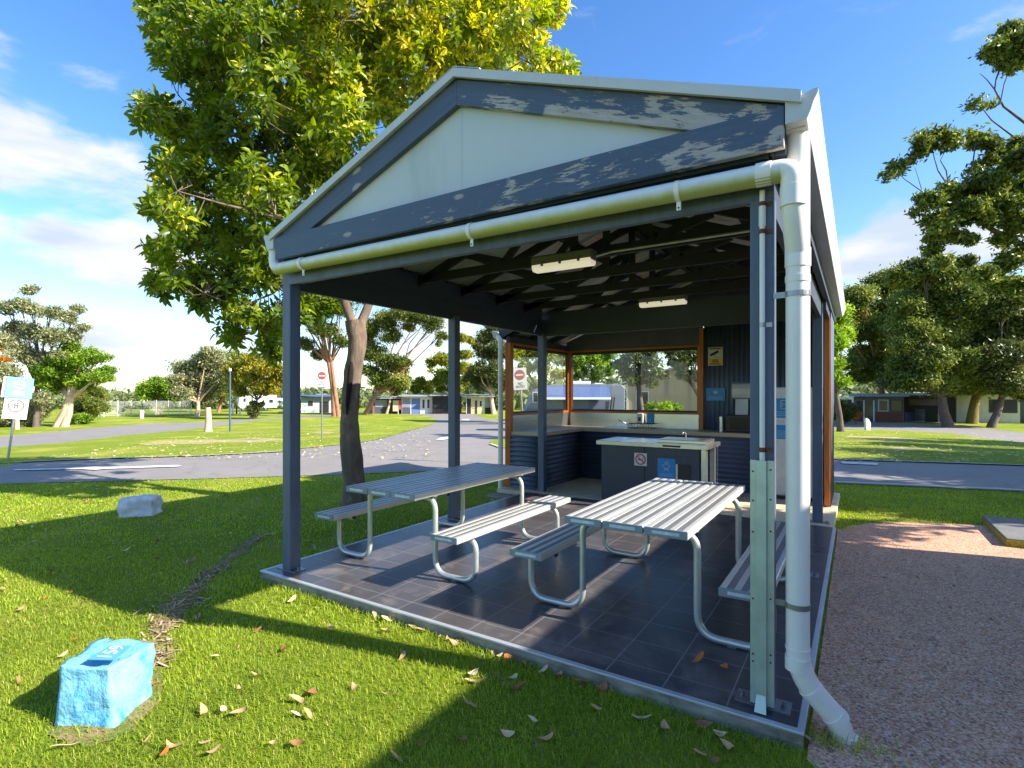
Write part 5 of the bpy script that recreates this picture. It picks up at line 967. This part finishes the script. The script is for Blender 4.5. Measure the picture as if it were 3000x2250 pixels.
# right hand side
rg='gum trees on the right'
tree('gum_tree','sunlit yellow-green gum right behind the shelter eaves','tree',(2462,1231),[(2450,930,44),(2470,980,40),(2445,1010,40),(2455,1060,30),(2442,1100,30),(2470,1120,20),(2425,900,50),(2420,1000,50),(2415,1080,40)],LIME,DARKB,.12,11,.4,tr=.18,group=rg,d=30)
tree('gum_tree','broad rounded gum whose crown fills the sky left of the dark trunks','tree',(2590,1225),[(2478,905,46),(2520,868,52),(2580,835,52),(2560,930,66),(2500,980,46),(2630,900,64),(2600,1000,56),(2530,1040,44),(2650,1040,54),(2550,1090,36),(2640,970,50),(2600,1085,44),(2490,1060,40),(2660,1090,44),(2470,960,40),(2510,920,40),(2570,1050,50),(2620,1110,40),(2520,1100,36),(2650,860,50),(2600,960,60)],GUM,BROWNB,.14,17,.4,tr=.32,fork=.4,group=rg,d=50)
tree('gum_tree','tall dense gum with a dark straight trunk nearest the grass island','tree',(2777,1251),[(2640,812,50),(2700,790,54),(2762,800,62),(2720,880,74),(2800,870,70),(2680,960,66),(2760,970,74),(2830,960,66),(2700,1050,62),(2770,1070,64),(2660,880,40),(2830,1060,50),(2650,1010,40),(2640,1070,40),(2690,1105,44),(2750,1115,44),(2800,1110,44),(2730,840,60),(2670,900,54),(2790,920,60)]+[(x_,1118,46) for x_ in range(2630,2850,44)],GUM,DARKB,.13,17,.4,tr=.36,fork=.35,group=rg)
tree('gum_tree','mossy trunked gum between the two dark trunks on the right','tree',(2848,1241),[(2832,832,66),(2890,850,60),(2860,920,70),(2900,960,66),(2850,1010,66),(2880,1080,60),(2820,1110,44),(2910,1030,50),(2870,1120,44),(2910,1110,44),(2850,880,60)]+[(x_,1125,44) for x_ in range(2820,2960,44)],GUM,M('mossy_bark',lin((112,98,52)),rough=.95,var=.4,vs=6,bump=.8),.14,17,.4,tr=.4,fork=.4,group=rg)
tree('gum_tree','gum with a crooked dark trunk at the right picture edge','tree',(2905,1253),[(2960,860,66),(3010,900,80),(2950,950,66),(3020,1000,80),(2960,1040,66),(2935,1090,50),(3010,1090,70),(2920,1000,50),(2965,1130,44),(2930,1125,40),(3010,1140,44),(2985,930,60),(2970,1120,46),(3030,1115,50),(2935,890,56),(3090,950,120)],DARKL,DARKB,.13,17,.4,tr=.26,fork=.4,group=rg)
bush('hedge','dark hedge bush in front of the rounded caravan on the right',(2470,1240),[(2440,1195,26),(2465,1190,26),(2490,1200,24),(2450,1218,22),(2480,1220,20),(2500,1215,14)],DARKL,.09,13,d=44,cat='hedge')
bush('flax_clump','tan flax clump at the end of the dark hedge',(2508,1236),[(2500,1216,12),(2512,1214,12),(2506,1224,10)],ORNG,.12,10,d=44,cat='plant')
tr_=tree('gum_tree','tall airy gum leaning in from the right picture edge with layered leaf clouds','tree',(3330,1290),[(2960,128,50),(2920,140,30),(2992,150,46),(2985,190,34),(2897,166,14),(2902,178,12),(3040,120,60),
 (2858,305,24),(2880,312,14),(2905,306,14),(2700,420,32),(2740,402,34),(2785,408,30),(2690,448,24),(2720,432,30),(2668,470,14),(2780,425,24),(2802,425,14),
 (2612,492,20),(2640,480,20),(2665,474,14),(2600,512,16),(2592,530,9),(2860,412,36),(2900,425,38),(2928,455,34),(2890,470,30),(2845,395,24),
 (2985,420,40),(3000,460,56),(2965,490,40),(2720,585,38),(2780,560,42),(2850,560,50),(2920,540,56),(2985,560,56),(2695,612,24),(2678,628,14),(2850,500,24),
 (2750,650,44),(2822,635,40),(2745,695,34),(2728,735,30),(2765,765,30),(2905,590,44),(2735,670,24),(2960,620,30),(3080,500,120),(3080,640,90),(2935,165,34),(2965,95,40),(2880,160,16),(2950,190,26),(2640,500,18),(2700,395,22),(2760,385,22),(2790,600,44),(2860,600,44),(2930,700,36),(2985,650,40),(2890,640,36),(2960,765,44),(3010,720,44),(2825,760,32),(2885,805,44),(2965,835,44),(2790,690,36),(2840,700,30),(2880,520,44),(2960,600,44)],GUM,DARKB,.075,10,.4,tr=.34,fork=.3,group=rg,limbs=0,spread=.6,d=15,
 limb_px=[[(3330,1200,30,.0),(3260,1000,24,0),(3120,850,16,0),(2990,715,12,0),(2905,672,9,0),(2840,632,6,0),(2800,585,4,0)],[(3120,850,14,.3),(3080,500,9,.3),(3010,365,6,.2),(2940,312,4,.1),(2914,262,3,0),(2918,230,2,0),(2935,180,1.4,0)],[(2914,262,2.4,0),(2890,232,1.6,0),(2870,215,.8,0)],[(2918,235,2,0),(2932,200,1.4,0),(2960,160,1,0)],[(2930,305,2.4,0),(2942,245,2,0),(2955,210,1.2,0)],
  [(3030,480,5,.2),(2985,412,4,.1),(2905,352,2.6,0),(2880,320,1.6,0)],[(2800,575,4,0),(2778,545,3,0),(2748,500,2.2,0),(2735,455,1.6,0),(2732,440,1,0)],[(2780,548,2.6,0),(2772,500,2.2,0),(2755,470,1.6,0),(2770,440,1,0)],[(2735,582,3,0),(2700,560,2.2,0),(2650,525,1.6,0),(2625,500,1,0)],[(2700,555,1.6,0),(2690,520,1.2,0),(2680,490,.8,0)],[(2820,560,4,0),(2850,480,3,0),(2858,420,2,0)],[(2990,715,6,0),(2940,660,4,0),(2915,610,2.6,0),(2890,580,1.6,0)]])
# two more gums off the right edge that dapple the road and the island with shade
def off_tree(label,x,y,cl,dens=6.):
    q=Vector((x,y,0))-CAM; dd_=q.dot(FW); px=1500+1575*q.dot(RT)/dd_
    k_=1575/dd_; tree('gum_tree',label,'tree',(px,1200),[(px+u*k_,1155-(zz-1.5)*k_,r_*k_,v) for u,zz,r_,v in cl],GUM,BROWNB,.13,dens,.4,tr=.26,group=rg,d=dd_)
off_tree('gum outside the right picture edge whose shade falls behind the kitchen',9.2,8.9,[(-1.5,4,1.3,0),(0,5,1.5,.6),(1.4,4.2,1.3,-.6),(0,6.4,1.3,0),(-1.2,5.6,1.1,-1.),(-.3,3.4,1.2,1.2)])
off_tree('gum outside the right picture edge shading the near road',10.3,13.2,[(-1.7,4.2,1.4,0),(0,5.2,1.6,.8),(1.6,4.4,1.3,-.6),(0,6.8,1.4,0),(-1.4,6,1.2,-1.2),(0,3.6,1.2,1.6)])
off_tree('gum outside the right picture edge shading the grass island',12.5,17.6,[(-2,4.5,1.5,0),(0,5.6,1.7,.8),(1.8,4.6,1.4,-.8),(0,7.4,1.5,0),(-1.6,6.4,1.3,-1.4),(-.5,3.9,1.2,2.)])
off_tree('tall gum outside the right picture edge shading the second road',15,24.5,[(-2.4,5,1.8,0),(0,6.4,2.,1.),(2,5.2,1.6,-1.),(0,8.6,1.7,0),(-2,7.4,1.5,-1.6),(-.6,4.4,1.5,2.2)])
# far scrub that closes the horizon
sv_=[];sf=[];stt=[];off=0
for k in range(420):
    a=rng.uniform(-.95,.95); dd=rng.uniform(85,150); px=1500+1575*math.tan(a) if abs(a)<1.2 else 0; q=CAM+FW*dd+RT*(dd*math.tan(a)); zb=zg(q.x,q.y); hh=rng.uniform(1.8,4.2)*(1 if a<-.1 else 1.5); n=150; u=unit(n); P=np.array([q.x,q.y,zb+hh*.45])+u*np.array([hh*1.5,hh*1.5,hh*.55])*(.6+.4*rng.random((n,1))); P[:,2]=np.maximum(P[:,2],zb)
    N=u*.6+unit(n)*.6; N/=np.linalg.norm(N,axis=1,keepdims=True); v,f,tt=cards(P,N,hh*.16*rng.uniform(.6,1.3,n),.5,np.clip(rng.normal(rng.uniform(.2,.6),.15,n),0,1)); sv_.append(v);sf.append(f+off);stt.append(tt);off+=len(v)
stuff(np_mesh('far_scrub',np.concatenate(sv_),[np.concatenate(sf)],Mleaf('scrub_leaf',lin((78,92,56)),lin((132,142,84)),rough=.6,transl=.25),np.concatenate(stt)),'low green coastal scrub closing the horizon','scrub')
# ------------------------------------------------------------------ the broadleaf tree beside the shelter
mt_b,md=G(1040,1480); MT=thing('broadleaf_tree','big glossy broadleaf tree with a forked grey trunk, right beside the shelter','tree',mt_b)
BARKM=M('main_bark',lin((114,96,80)),rough=.95,var=.5,vs=7,bump=1.,bs=22,stretch=(1.6,1.6,.5),dirt=(lin((92,80,70)),3,.48,.7,(1,1,.5)),dirt2=(lin((176,160,140)),6,.6,.8,(1,1,.7)))
kk=md/1575; PX=lambda l:[D(x,y,md+dd) for x,y,w_,dd in l]; RW=lambda l:[w_*kk for x,y,w_,dd in l]
m=MB(); tl=[(1044,1500,48,0),(1042,1490,40,0),(1040,1468,35,0),(1036,1400,30,0),(1028,1300,28,0),(1023,1230,27,0),(1030,1140,26,0),(1041,1050,25,0),(1046,985,28,0),(1043,940,30,0)]; 
fp=[];fr_=[]
for (x0_,y0_,w0_,_),(x1_,y1_,w1_,_) in zip(tl,tl[1:]):
    for i in range(8): q=i/8; fp.append((x0_+(x1_-x0_)*q,y0_+(y1_-y0_)*q,w0_+(w1_-w0_)*q,0))
fp.append(tl[-1]); m.tube(PX(fp),RW(fp),40)
for i,v_ in enumerate(m.v):
    q=Vector(v_); ax=D(*[(a[0]) for a in [(1035,)]],1155,md) if False else None; row=i//40; c0=Vector(PX([fp[row]])[0]); dr=(q-c0); dr.z=0
    if dr.length>1e-4: m.v[i]=tuple(q+dr.normalized()*(mn.fractal(Vector((q.x*9,q.y*9,q.z*3)),1,2.1,5)*.016+mn.noise(Vector((q.x*3,q.y*3,q.z*2.2)))*.02))
LM=[[(1036,960,18,0),(1012,890,17,-.05),(990,800,15,-.1),(930,640,12,.0),(840,480,9,.1),(740,330,6,.2),(640,200,3,.1)],[(1055,955,19,0),(1085,880,17,.1),(1110,780,15,.2),(1150,600,12,.3),(1190,380,9,.4),(1260,200,6,.4),(1330,60,4,.3)],
 [(990,800,9,-.1),(900,760,7,.4),(760,720,5,.7),(620,690,3,.7)],[(960,700,9,-.2),(830,640,7,-.8),(660,600,4,-1.2),(520,560,2,-1.3)],[(1120,720,9,.2),(1060,520,8,.9),(980,330,6,1.3),(920,120,4,1.4)],[(930,640,7,.0),(905,420,5,-.2),(960,220,3,-.3),(1000,60,2,-.3)],[(1150,600,8,.3),(1300,380,6,-.3),(1430,240,4,-.5),(1560,160,2,-.6)],[(900,760,6,.2),(800,860,4,-.4),(700,900,2.5,-.6),(600,860,2,-.6)],[(740,330,4,.2),(600,335,2.4,.1),(470,330,1.2,.0)]]
for l in LM: m.tube(PX(l),[w_*(1 if w_>14 else .72) for w_ in RW(l)],10)
mk=[(480,60,70),(590,90,100),(520,190,66),(630,240,100),(432,325,44),(480,345,54),(555,400,84),(690,410,100),(515,500,72),(630,560,92),(475,610,48),(535,640,62),(750,560,100),(600,690,84),(480,735,42),(690,710,92),(535,800,54),(482,835,40),(640,815,72),(770,790,80),(720,910,52),(790,950,56),(690,975,34),(800,1015,38),(850,920,46),(880,860,50),(600,880,40),
 (760,100,110),(900,80,120),(1050,80,120),(1190,60,110),(1320,80,110),(1440,60,100),(1540,50,80),(1610,25,50),(800,260,110),(950,230,120),(1100,220,110),(1220,185,100),(1340,185,84),(1440,180,72),(1550,165,60),(1630,195,36),(1672,208,20),(880,400,110),(1000,370,100),(1120,290,76),(870,540,100),(950,480,76),(820,680,80),(940,880,40),
 (700,-110,140),(950,-130,160),(1200,-130,150),(1420,-100,130),(560,-40,80)]
LV=[];LF4=[];LF3=[];LT=[];off=0; tips=[]
for (cx,cy,r) in mk:
    for rep in range(2):
        dd=rng.uniform(-1.35,1.0) if rep==0 else rng.uniform(-.3,1.7)
        if cx>1000 and cy>100: dd=rng.uniform(-.4,1.6)
        if cy>760: dd=rng.uniform(-.7,.6)
        c=np.array(D(cx+rng.uniform(-12,12),cy+rng.uniform(-12,12),md+dd)); rw=r*(md+dd)/1575*(.95 if rep==0 else .85)
        n=int(21*(rw/.26)**2)+8; u=unit(n); rad=rw*(.3+.7*rng.random(n)**.5); P=c+u*rad[:,None]*np.array([1,1,.85])
        for p_,u_ in zip(P,u):
            roofz=RZ(p_[0])+.18 if (p_[0]>-4.3 and -.2<p_[1]<7.3) else -9
            if p_[2]<roofz or p_[2]<2.0: continue
            ax=u_*.7+unit(1)[0]*.45+np.array([0,0,.38]); ax/=np.linalg.norm(ax); tips.append((p_,ax,c,cx,cy))
for p_,ax,c,cx,cy in tips:
    nl=rng.integers(7,11); a0=rng.uniform(0,6.3); r1=np.cross(ax,unit(1)[0]); r1/=np.linalg.norm(r1); r2=np.cross(ax,r1); young_sunlit=rng.random()<(.5 if (cx>1000 and cy<260) else .24 if cx>800 and cy<300 else .05)
    tb_=rng.normal(.90 if young_sunlit else (.60 if cx>800 and cy<420 else .42),.06 if young_sunlit else .15)  # new growth, plus sunlit upper right put into the tint, lighter and yellower
    for j in range(nl):
        a=a0+j*2.4; up_=rng.uniform(.15,.75) if j<nl-2 else rng.uniform(.7,1.1); dr=r1*math.cos(a)+r2*math.sin(a)+ax*up_; dr/=np.linalg.norm(dr); l=rng.uniform(.085,.155)*(1.05 if not young_sunlit else .95); wd=l*rng.uniform(.17,.24)
        nr=ax-dr*np.dot(ax,dr); nr/=np.linalg.norm(nr)+1e-9; sd_2=np.cross(dr,nr); b0=p_+ax*(.015*j-.05)+dr*.012; sag=np.array([0,0,-1])*l*rng.uniform(.02,.2); fold=nr*wd*rng.uniform(.25,.6)
        mid1=b0+dr*l*.35+nr*l*.06; mid2=b0+dr*l*.72+nr*l*.05+sag*.5; tip=b0+dr*l+sag
        LV+= [b0,mid1,mid2,tip,mid1+sd_2*wd+fold,mid2+sd_2*wd*.8+fold*.8,mid1-sd_2*wd+fold,mid2-sd_2*wd*.8+fold*.8]
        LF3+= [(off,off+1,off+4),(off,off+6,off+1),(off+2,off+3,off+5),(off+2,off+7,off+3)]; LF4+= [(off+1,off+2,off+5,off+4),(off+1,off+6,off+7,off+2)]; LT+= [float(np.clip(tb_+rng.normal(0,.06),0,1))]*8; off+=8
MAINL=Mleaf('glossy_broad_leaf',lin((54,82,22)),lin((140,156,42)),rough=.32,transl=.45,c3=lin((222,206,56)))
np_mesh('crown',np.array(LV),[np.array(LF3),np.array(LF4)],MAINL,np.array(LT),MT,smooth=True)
print('main tree leaves',off//8)
# twigs from the limbs to the leaf tufts
LP=[(a_.lerp(b_,q/7),wa_+(wb_-wa_)*q/7) for l in LM for a_,b_,wa_,wb_ in zip(PX(l),PX(l)[1:],RW(l),RW(l)[1:]) for q in range(1,8) if a_.z>2.4]
for p_,ax,c,cx,cy in tips[::6]:
    p=Vector(p_); q,wq=min(LP,key=lambda s:(s[0]-p).length)
    if (q-p).length>.85: q=p+(q-p).normalized()*rng.uniform(.3,.6); wq=.02
    mid=q.lerp(p,.55)+Vector((rng.uniform(-.1,.1),rng.uniform(-.1,.1),rng.uniform(-.12,.02)))
    m.tube([q,mid,p],[min(wq*.35,.014),.007,.003],5)
m.build('trunk',BARKM,MT,smooth=True)
m=MB(); sc_l=[(1030,1060,3,-.128),(1028,1085,8,-.14),(1024,1130,8,-.146),(1018,1180,6,-.148),(1016,1215,2,-.14)]; m.tube(PX(sc_l),RW(sc_l),10); m.build('bark_scar',M('dark_scar',lin((26,20,16)),rough=1.,var=.3),MT,smooth=True)
# ------------------------------------------------------------------ lawn blades near the camera
def inpoly(x,y,poly):
    px=np.array([p[0] for p in poly]);py=np.array([p[1] for p in poly]); ins=np.zeros(len(x),bool); j=len(px)-1
    for i in range(len(px)):
        c=((py[i]>y)!=(py[j]>y))&(x<(px[j]-px[i])*(y-py[i])/(py[j]-py[i]+1e-12)+px[i]); ins^=c; j=i
    return ins
near_poly=[tuple(p[:2]) for p in near_w]+[(9,40),(-60,40)]
def lawn_ok(x,y):
    ok=~((x>-4.09)&(x<.005)&(y>-.005)&(y<4.4)); ok&=~((x>-4.63)&(x<-.01)&(y>4.0)&(y<6.9)); ok&=~inpoly(x,y,grav_poly); ok&=~inpoly(x,y,near_poly)
    for poly in ([A,B,C_,Dd],[ga,gb,gb+gn,ga+gn]): ok&=~inpoly(x,y,poly)
    return ok
def vnoise(x,y,s,seed):
    r=np.random.default_rng(seed); T=r.random((64,64)); u=x*s;v=y*s; i=np.floor(u).astype(int);j=np.floor(v).astype(int);f=u-i;g=v-j; f=f*f*(3-2*f);g=g*g*(3-2*g)
    a=T[i%64,j%64];b=T[(i+1)%64,j%64];c=T[i%64,(j+1)%64];d=T[(i+1)%64,(j+1)%64]; return (a*(1-f)+b*f)*(1-g)+(c*(1-f)+d*f)*g
XS=[];YS=[];SS=[]
for d0,d1,dn in ((1.0,2.4,13000),(2.4,3.6,7500),(3.6,5.5,3600),(5.5,9.5,1300),(9.5,13,500)):
    lw=1.9 if d1<3 else 1.6 if d1<9 else 1.3; area=(d1*d1-d0*d0)*lw; n=int(area*dn); d=np.sqrt(rng.uniform(d0*d0,d1*d1,n)); l=d*rng.uniform(-lw,lw,n)
    XS.append(CAM.x+FW.x*d+RT.x*l); YS.append(CAM.y+FW.y*d+RT.y*l); SS.append(np.full(n,d.mean()))
x=np.concatenate(XS);y=np.concatenate(YS);dist=np.concatenate(SS)
k=lawn_ok(x,y); tr_in=inpoly(x,y,[tuple(p[:2]) for p in trail_poly]); k&=~(tr_in&(rng.random(len(x))<.5)); k&=~(inpoly(x,y,[tuple(p[:2]) for p in rock_dirt])&(rng.random(len(x))<.30)); k&=~(inpoly(x,y,[tuple(p[:2]) for p in rock_dirt])&(rng.random(len(x))<.30)); k&=~((dist>9)&(x>0)); x=x[k];y=y[k];dist=dist[k]; n=len(x)
tuft=vnoise(x,y,3.2,3)*.6+vnoise(x,y,9,4)*.4; edge=((y<0)&(y>-.14)&(x>-4.2)&(x<.2))
h=(.013+.022*tuft+rng.random(n)*.012)*np.clip(1+.02*(dist-2),1,1.2); h=np.where(edge,h*1.5,h); wd=(.0010+.0006*rng.random(n))*np.clip(dist/2.4,1,3.2)
az_=rng.uniform(0,2*np.pi,n); lean=rng.uniform(.25,1.3,n); ca=np.cos(az_);sa=np.sin(az_); z0=np.full(n,-.083)
dx=np.cos(az_+1.57);dy=np.sin(az_+1.57)
V=np.zeros((n,5,3)); V[:,0]=np.stack([x-dx*wd,y-dy*wd,z0],1); V[:,1]=np.stack([x+dx*wd,y+dy*wd,z0],1)
mx_=x+ca*h*lean*.35;my_=y+sa*h*lean*.35; V[:,2]=np.stack([mx_+dx*wd*.8,my_+dy*wd*.8,z0+h*.62],1); V[:,3]=np.stack([mx_-dx*wd*.8,my_-dy*wd*.8,z0+h*.62],1); V[:,4]=np.stack([x+ca*h*lean,y+sa*h*lean,z0+h*np.maximum(.45,1-.35*lean)],1)
i=np.arange(n)*5; patch=vnoise(x,y,.9,8)*.5+vnoise(x,y,2.7,9)*.5
tint=np.clip(.18+.66*patch+rng.normal(0,.14,n),0,1); tint=np.where(rng.random(n)<.06,rng.uniform(.86,1,n),np.minimum(tint,.80))
GRASS=Mleaf('grass_blade',lin((94,124,22)),lin((178,194,56)),rough=.55,transl=.45,c3=lin((206,192,120)))
stuff(np_mesh('lawn_grass',V.reshape(-1,3),[np.stack([i,i+1,i+2,i+3],1),np.stack([i+3,i+2,i+4],1)],GRASS,np.repeat(tint,5)),'short bright green mown lawn around the shelter slab','grass')
print('blades',n)
# ------------------------------------------------------------------ fallen leaves, one by one
LC={'tan':M('leaf_tan',lin((186,150,106)),rough=.7,var=.25,vs=30),'pale':M('leaf_pale',lin((208,184,142)),rough=.7,var=.2,vs=30),'brown':M('leaf_brown',lin((146,100,62)),rough=.7,var=.3,vs=30),'orange':M('leaf_orange',lin((196,112,40)),rough=.65,var=.3,vs=30)}
def leaf_mesh(nm,l,w,curl,bend,mat,seed):
    r=random.Random(seed); N=9; v=[];f=[]
    for i in range(N):
        t=i/(N-1); ww=w*math.sin(math.pi*min(1,max(.02,t**.8)))**.8; xx=l*(t-.5); zz=curl*l*(t-.5)**2*1.2+bend*l*.15*math.sin(t*5+seed); yy=bend*l*.25*math.sin(t*3)
        for s in (-1,0,1): v.append((xx,yy+s*ww,zz+abs(s)*ww*.22*(1+bend)))
    for i in range(N-1):
        for s in (0,1): a=3*i+s; f.append((a,a+1,a+4,a+3))
    me=bpy.data.meshes.new(nm); me.from_pydata(v,[],f); me.materials.append(LC[mat]); me.polygons.foreach_set('use_smooth',[True]*len(f)); me.update(); return me
LM_={c:[leaf_mesh('fallen_leaf',l,w,cu,be,c,s) for s,(l,w,cu,be) in enumerate(((.085,.012,.5,.4),(.075,.015,.9,-.5),(.10,.011,.2,.8),(.06,.017,.7,.2)))] for c in LC}
spots=[(16,1708),(47,2011),(222,1884),(186,1932),(63,1794),(190,2205),(205,2190),(587,1819),(705,1905),(765,1917),(835,1912),(633,1935),(745,1990),(705,2030),(590,2100),(655,2095),(700,2103),(870,2070),(910,2045),(870,2110),(900,2110),(435,2180),(515,2200),(600,2190),(485,2225),(800,2190),(870,2195),(1110,1808),(1160,1815),(1130,1855),(1215,1845),(1175,1938),(1330,1900),(1370,1882),(1135,2038),(1385,1985),(1395,2010),(1375,2075),(1500,1935),(1560,1935),(1520,2030),(1600,1965),(1700,2028),(1780,2010),(1790,2035),(1750,1970),(1560,2125),(1600,2180),(1350,2185),(1240,2188),(1160,2240),(1880,2120),(1950,2145),(1745,2090),(2365,2180),(2110,2165),(2130,2205),(2050,2225),(2060,2140),(2095,2245),(430,1610),(330,1590),(460,1590),(370,1670),(390,1695),(560,1650),(540,1655),(320,1640),(160,1690),(150,1680),(60,1535),(100,1550),(50,1530),(1300,1870),(1320,1885),(1345,1890),(1260,1850),(1450,1915),(1470,1925),(1480,1945),(1650,1980),(1240,1835),(1050,1790)]
SH=lambda p: p.x>-1.55
cnt=[0]
ZL={}
def put_leaf(p,c,zoff,label,grp):
    o=bpy.data.objects.new('fallen_leaf',random.choice(LM_[c])); COL.objects.link(o); o.location=(p.x,p.y,p.z+zoff); o.rotation_euler=(random.uniform(-.32,.32),random.uniform(-.25,.25),random.uniform(0,6.3)); s=random.uniform(.6,1.4); o.scale=(s,s,s); tag(o,label,'leaf',grp); cnt[0]+=1
ADJ={'tan':'dry tan','pale':'bleached pale','brown':'curled brown','orange':'orange'}
def zone(p):
    if -.32<p.y<0 and -4<p.x<.1: return 'lying in the grass along the front edge of the slab'
    if p.x>-1.5 and p.y<0: return 'on the shaded front lawn near the down pipe'
    if p.y<0 and p.x>-2.6: return 'on the sunlit front lawn between rock and slab'
    if p.y<.0: return 'on the sunlit lawn round the painted blue rock'
    return 'on the shaded lawn left of the shelter'
for px,py in spots:
    p=G(px,py)[0]
    if p.x>-4.08 and p.x<0 and p.y>-.01 and p.y<4.4: p.y=-.04
    c=random.choices(['tan','pale','brown','orange'],[6,3,3,.7])[0]; z=zone(p); put_leaf(p,c,.024,f'{ADJ[c]} fallen leaf {z}',f'{ADJ[c]} leaves {z}')
added=0
while added<130:
    d=math.sqrt(random.uniform(3.2,95)); l=d*random.uniform(-.95,.95); p=CAM+FW*d+RT*l; p.z=zg(p.x,p.y)
    if not lawn_ok(np.array([p.x]),np.array([p.y]))[0] or p.x>-.3 and p.y>0: continue
    c=random.choices(['tan','pale','brown','orange'],[5,4,3,.6])[0]; z=zone(p); put_leaf(p,c,.022,f'{ADJ[c]} fallen leaf {z}',f'{ADJ[c]} leaves {z}'); added+=1
for x_,y_ in ((-.56,.42),(-.42,.40),(-3.3,3.3),(-3.62,3.7)):
    put_leaf(Vector((x_,y_,0)),'orange',.012,'orange dead leaf lying on the dark tiles','orange leaves on the tiles')
# pale litter far out on the grass, too small to count
V=[];Fq=[];T=[]
for _ in range(2600):
    if random.random()<.7: px=random.uniform(-50,1260); py=random.uniform(1232,1350)
    else: px=random.uniform(2440,3050); py=random.uniform(1262,1362)
    p=G(px,py)[0]
    if inpoly(np.array([p.x]),np.array([p.y]),near_poly)[0]==False: continue
    s=random.uniform(.03,.06); a=random.uniform(0,6.3); o=len(V); ca,sa=math.cos(a),math.sin(a); z=p.z+.05
    for u,v_ in ((-s,0),(0,-s*.3),(s,0),(0,s*.3)): V.append((p.x+u*ca-v_*sa,p.y+u*sa+v_*ca,z+random.uniform(0,.03)))
    Fq.append((o,o+1,o+2,o+3)); T+=[random.random()]*4
stuff(np_mesh('leaf_litter',np.array(V),[np.array(Fq)],Mleaf('litter',lin((170,150,90)),lin((226,220,180)),rough=.8,transl=.2),T),'pale leaf litter flecked over the far grass','leaf litter')
# broken sticks and weeds at the gravel corner
m=MB()
for px0,py0,px1,py1 in ((1880,1985,2000,2130),(1415,1940,1380,2010),(1560,2190,1590,2240),(1440,1990,1490,2030)):
    a=G(px0,py0)[0]+Vector((0,0,.04));b=G(px1,py1)[0]+Vector((0,0,.035)); 
    mm=MB(); mm.tube([a,a.lerp(b,.5)+Vector((.01,.006,.006)),b],[.003,.0026,.0015],6); o=mm.build('twig',DARKB,org=a); tag(o,'thin bare twig lying in the shaded front lawn','twig','twigs in the front lawn')
wp,_=G(2470,2185); V=[];Fq=[];T=[]
for q_,nb_,sp_ in ((G(2470,2185)[0],90,.07),(G(2400,2178)[0],50,.06),(G(2462,1548)[0],140,.10),(G(2560,2200)[0],30,.1)):
    for _ in range(nb_):
        x_=q_.x+random.gauss(0,sp_);y_=q_.y+random.gauss(0,sp_*.6);a=random.uniform(0,6.3);hh=random.uniform(.03,.09);o=len(V);w_=.0018;dx_,dy_=math.cos(a)*w_,math.sin(a)*w_;lx,ly=math.sin(a)*hh*.5,-math.cos(a)*hh*.5
        V+=[(x_-dx_,y_-dy_,-.08),(x_+dx_,y_+dy_,-.08),(x_+lx*.5+dx_,y_+ly*.5+dy_,-.08+hh*.7),(x_+lx*.5-dx_,y_+ly*.5-dy_,-.08+hh*.7),(x_+lx,y_+ly,-.08+hh)]; Fq.append((o,o+1,o+2,o+3)); T+=[random.uniform(.3,.8)]*5
        Fq.append((o+3,o+2,o+4,o+4)) if False else None
stuff(np_mesh('weeds',np.array(V),[np.array(Fq)],GRASS,T),'loose grass weeds at the gravel edge by the down pipe outlet','weeds')
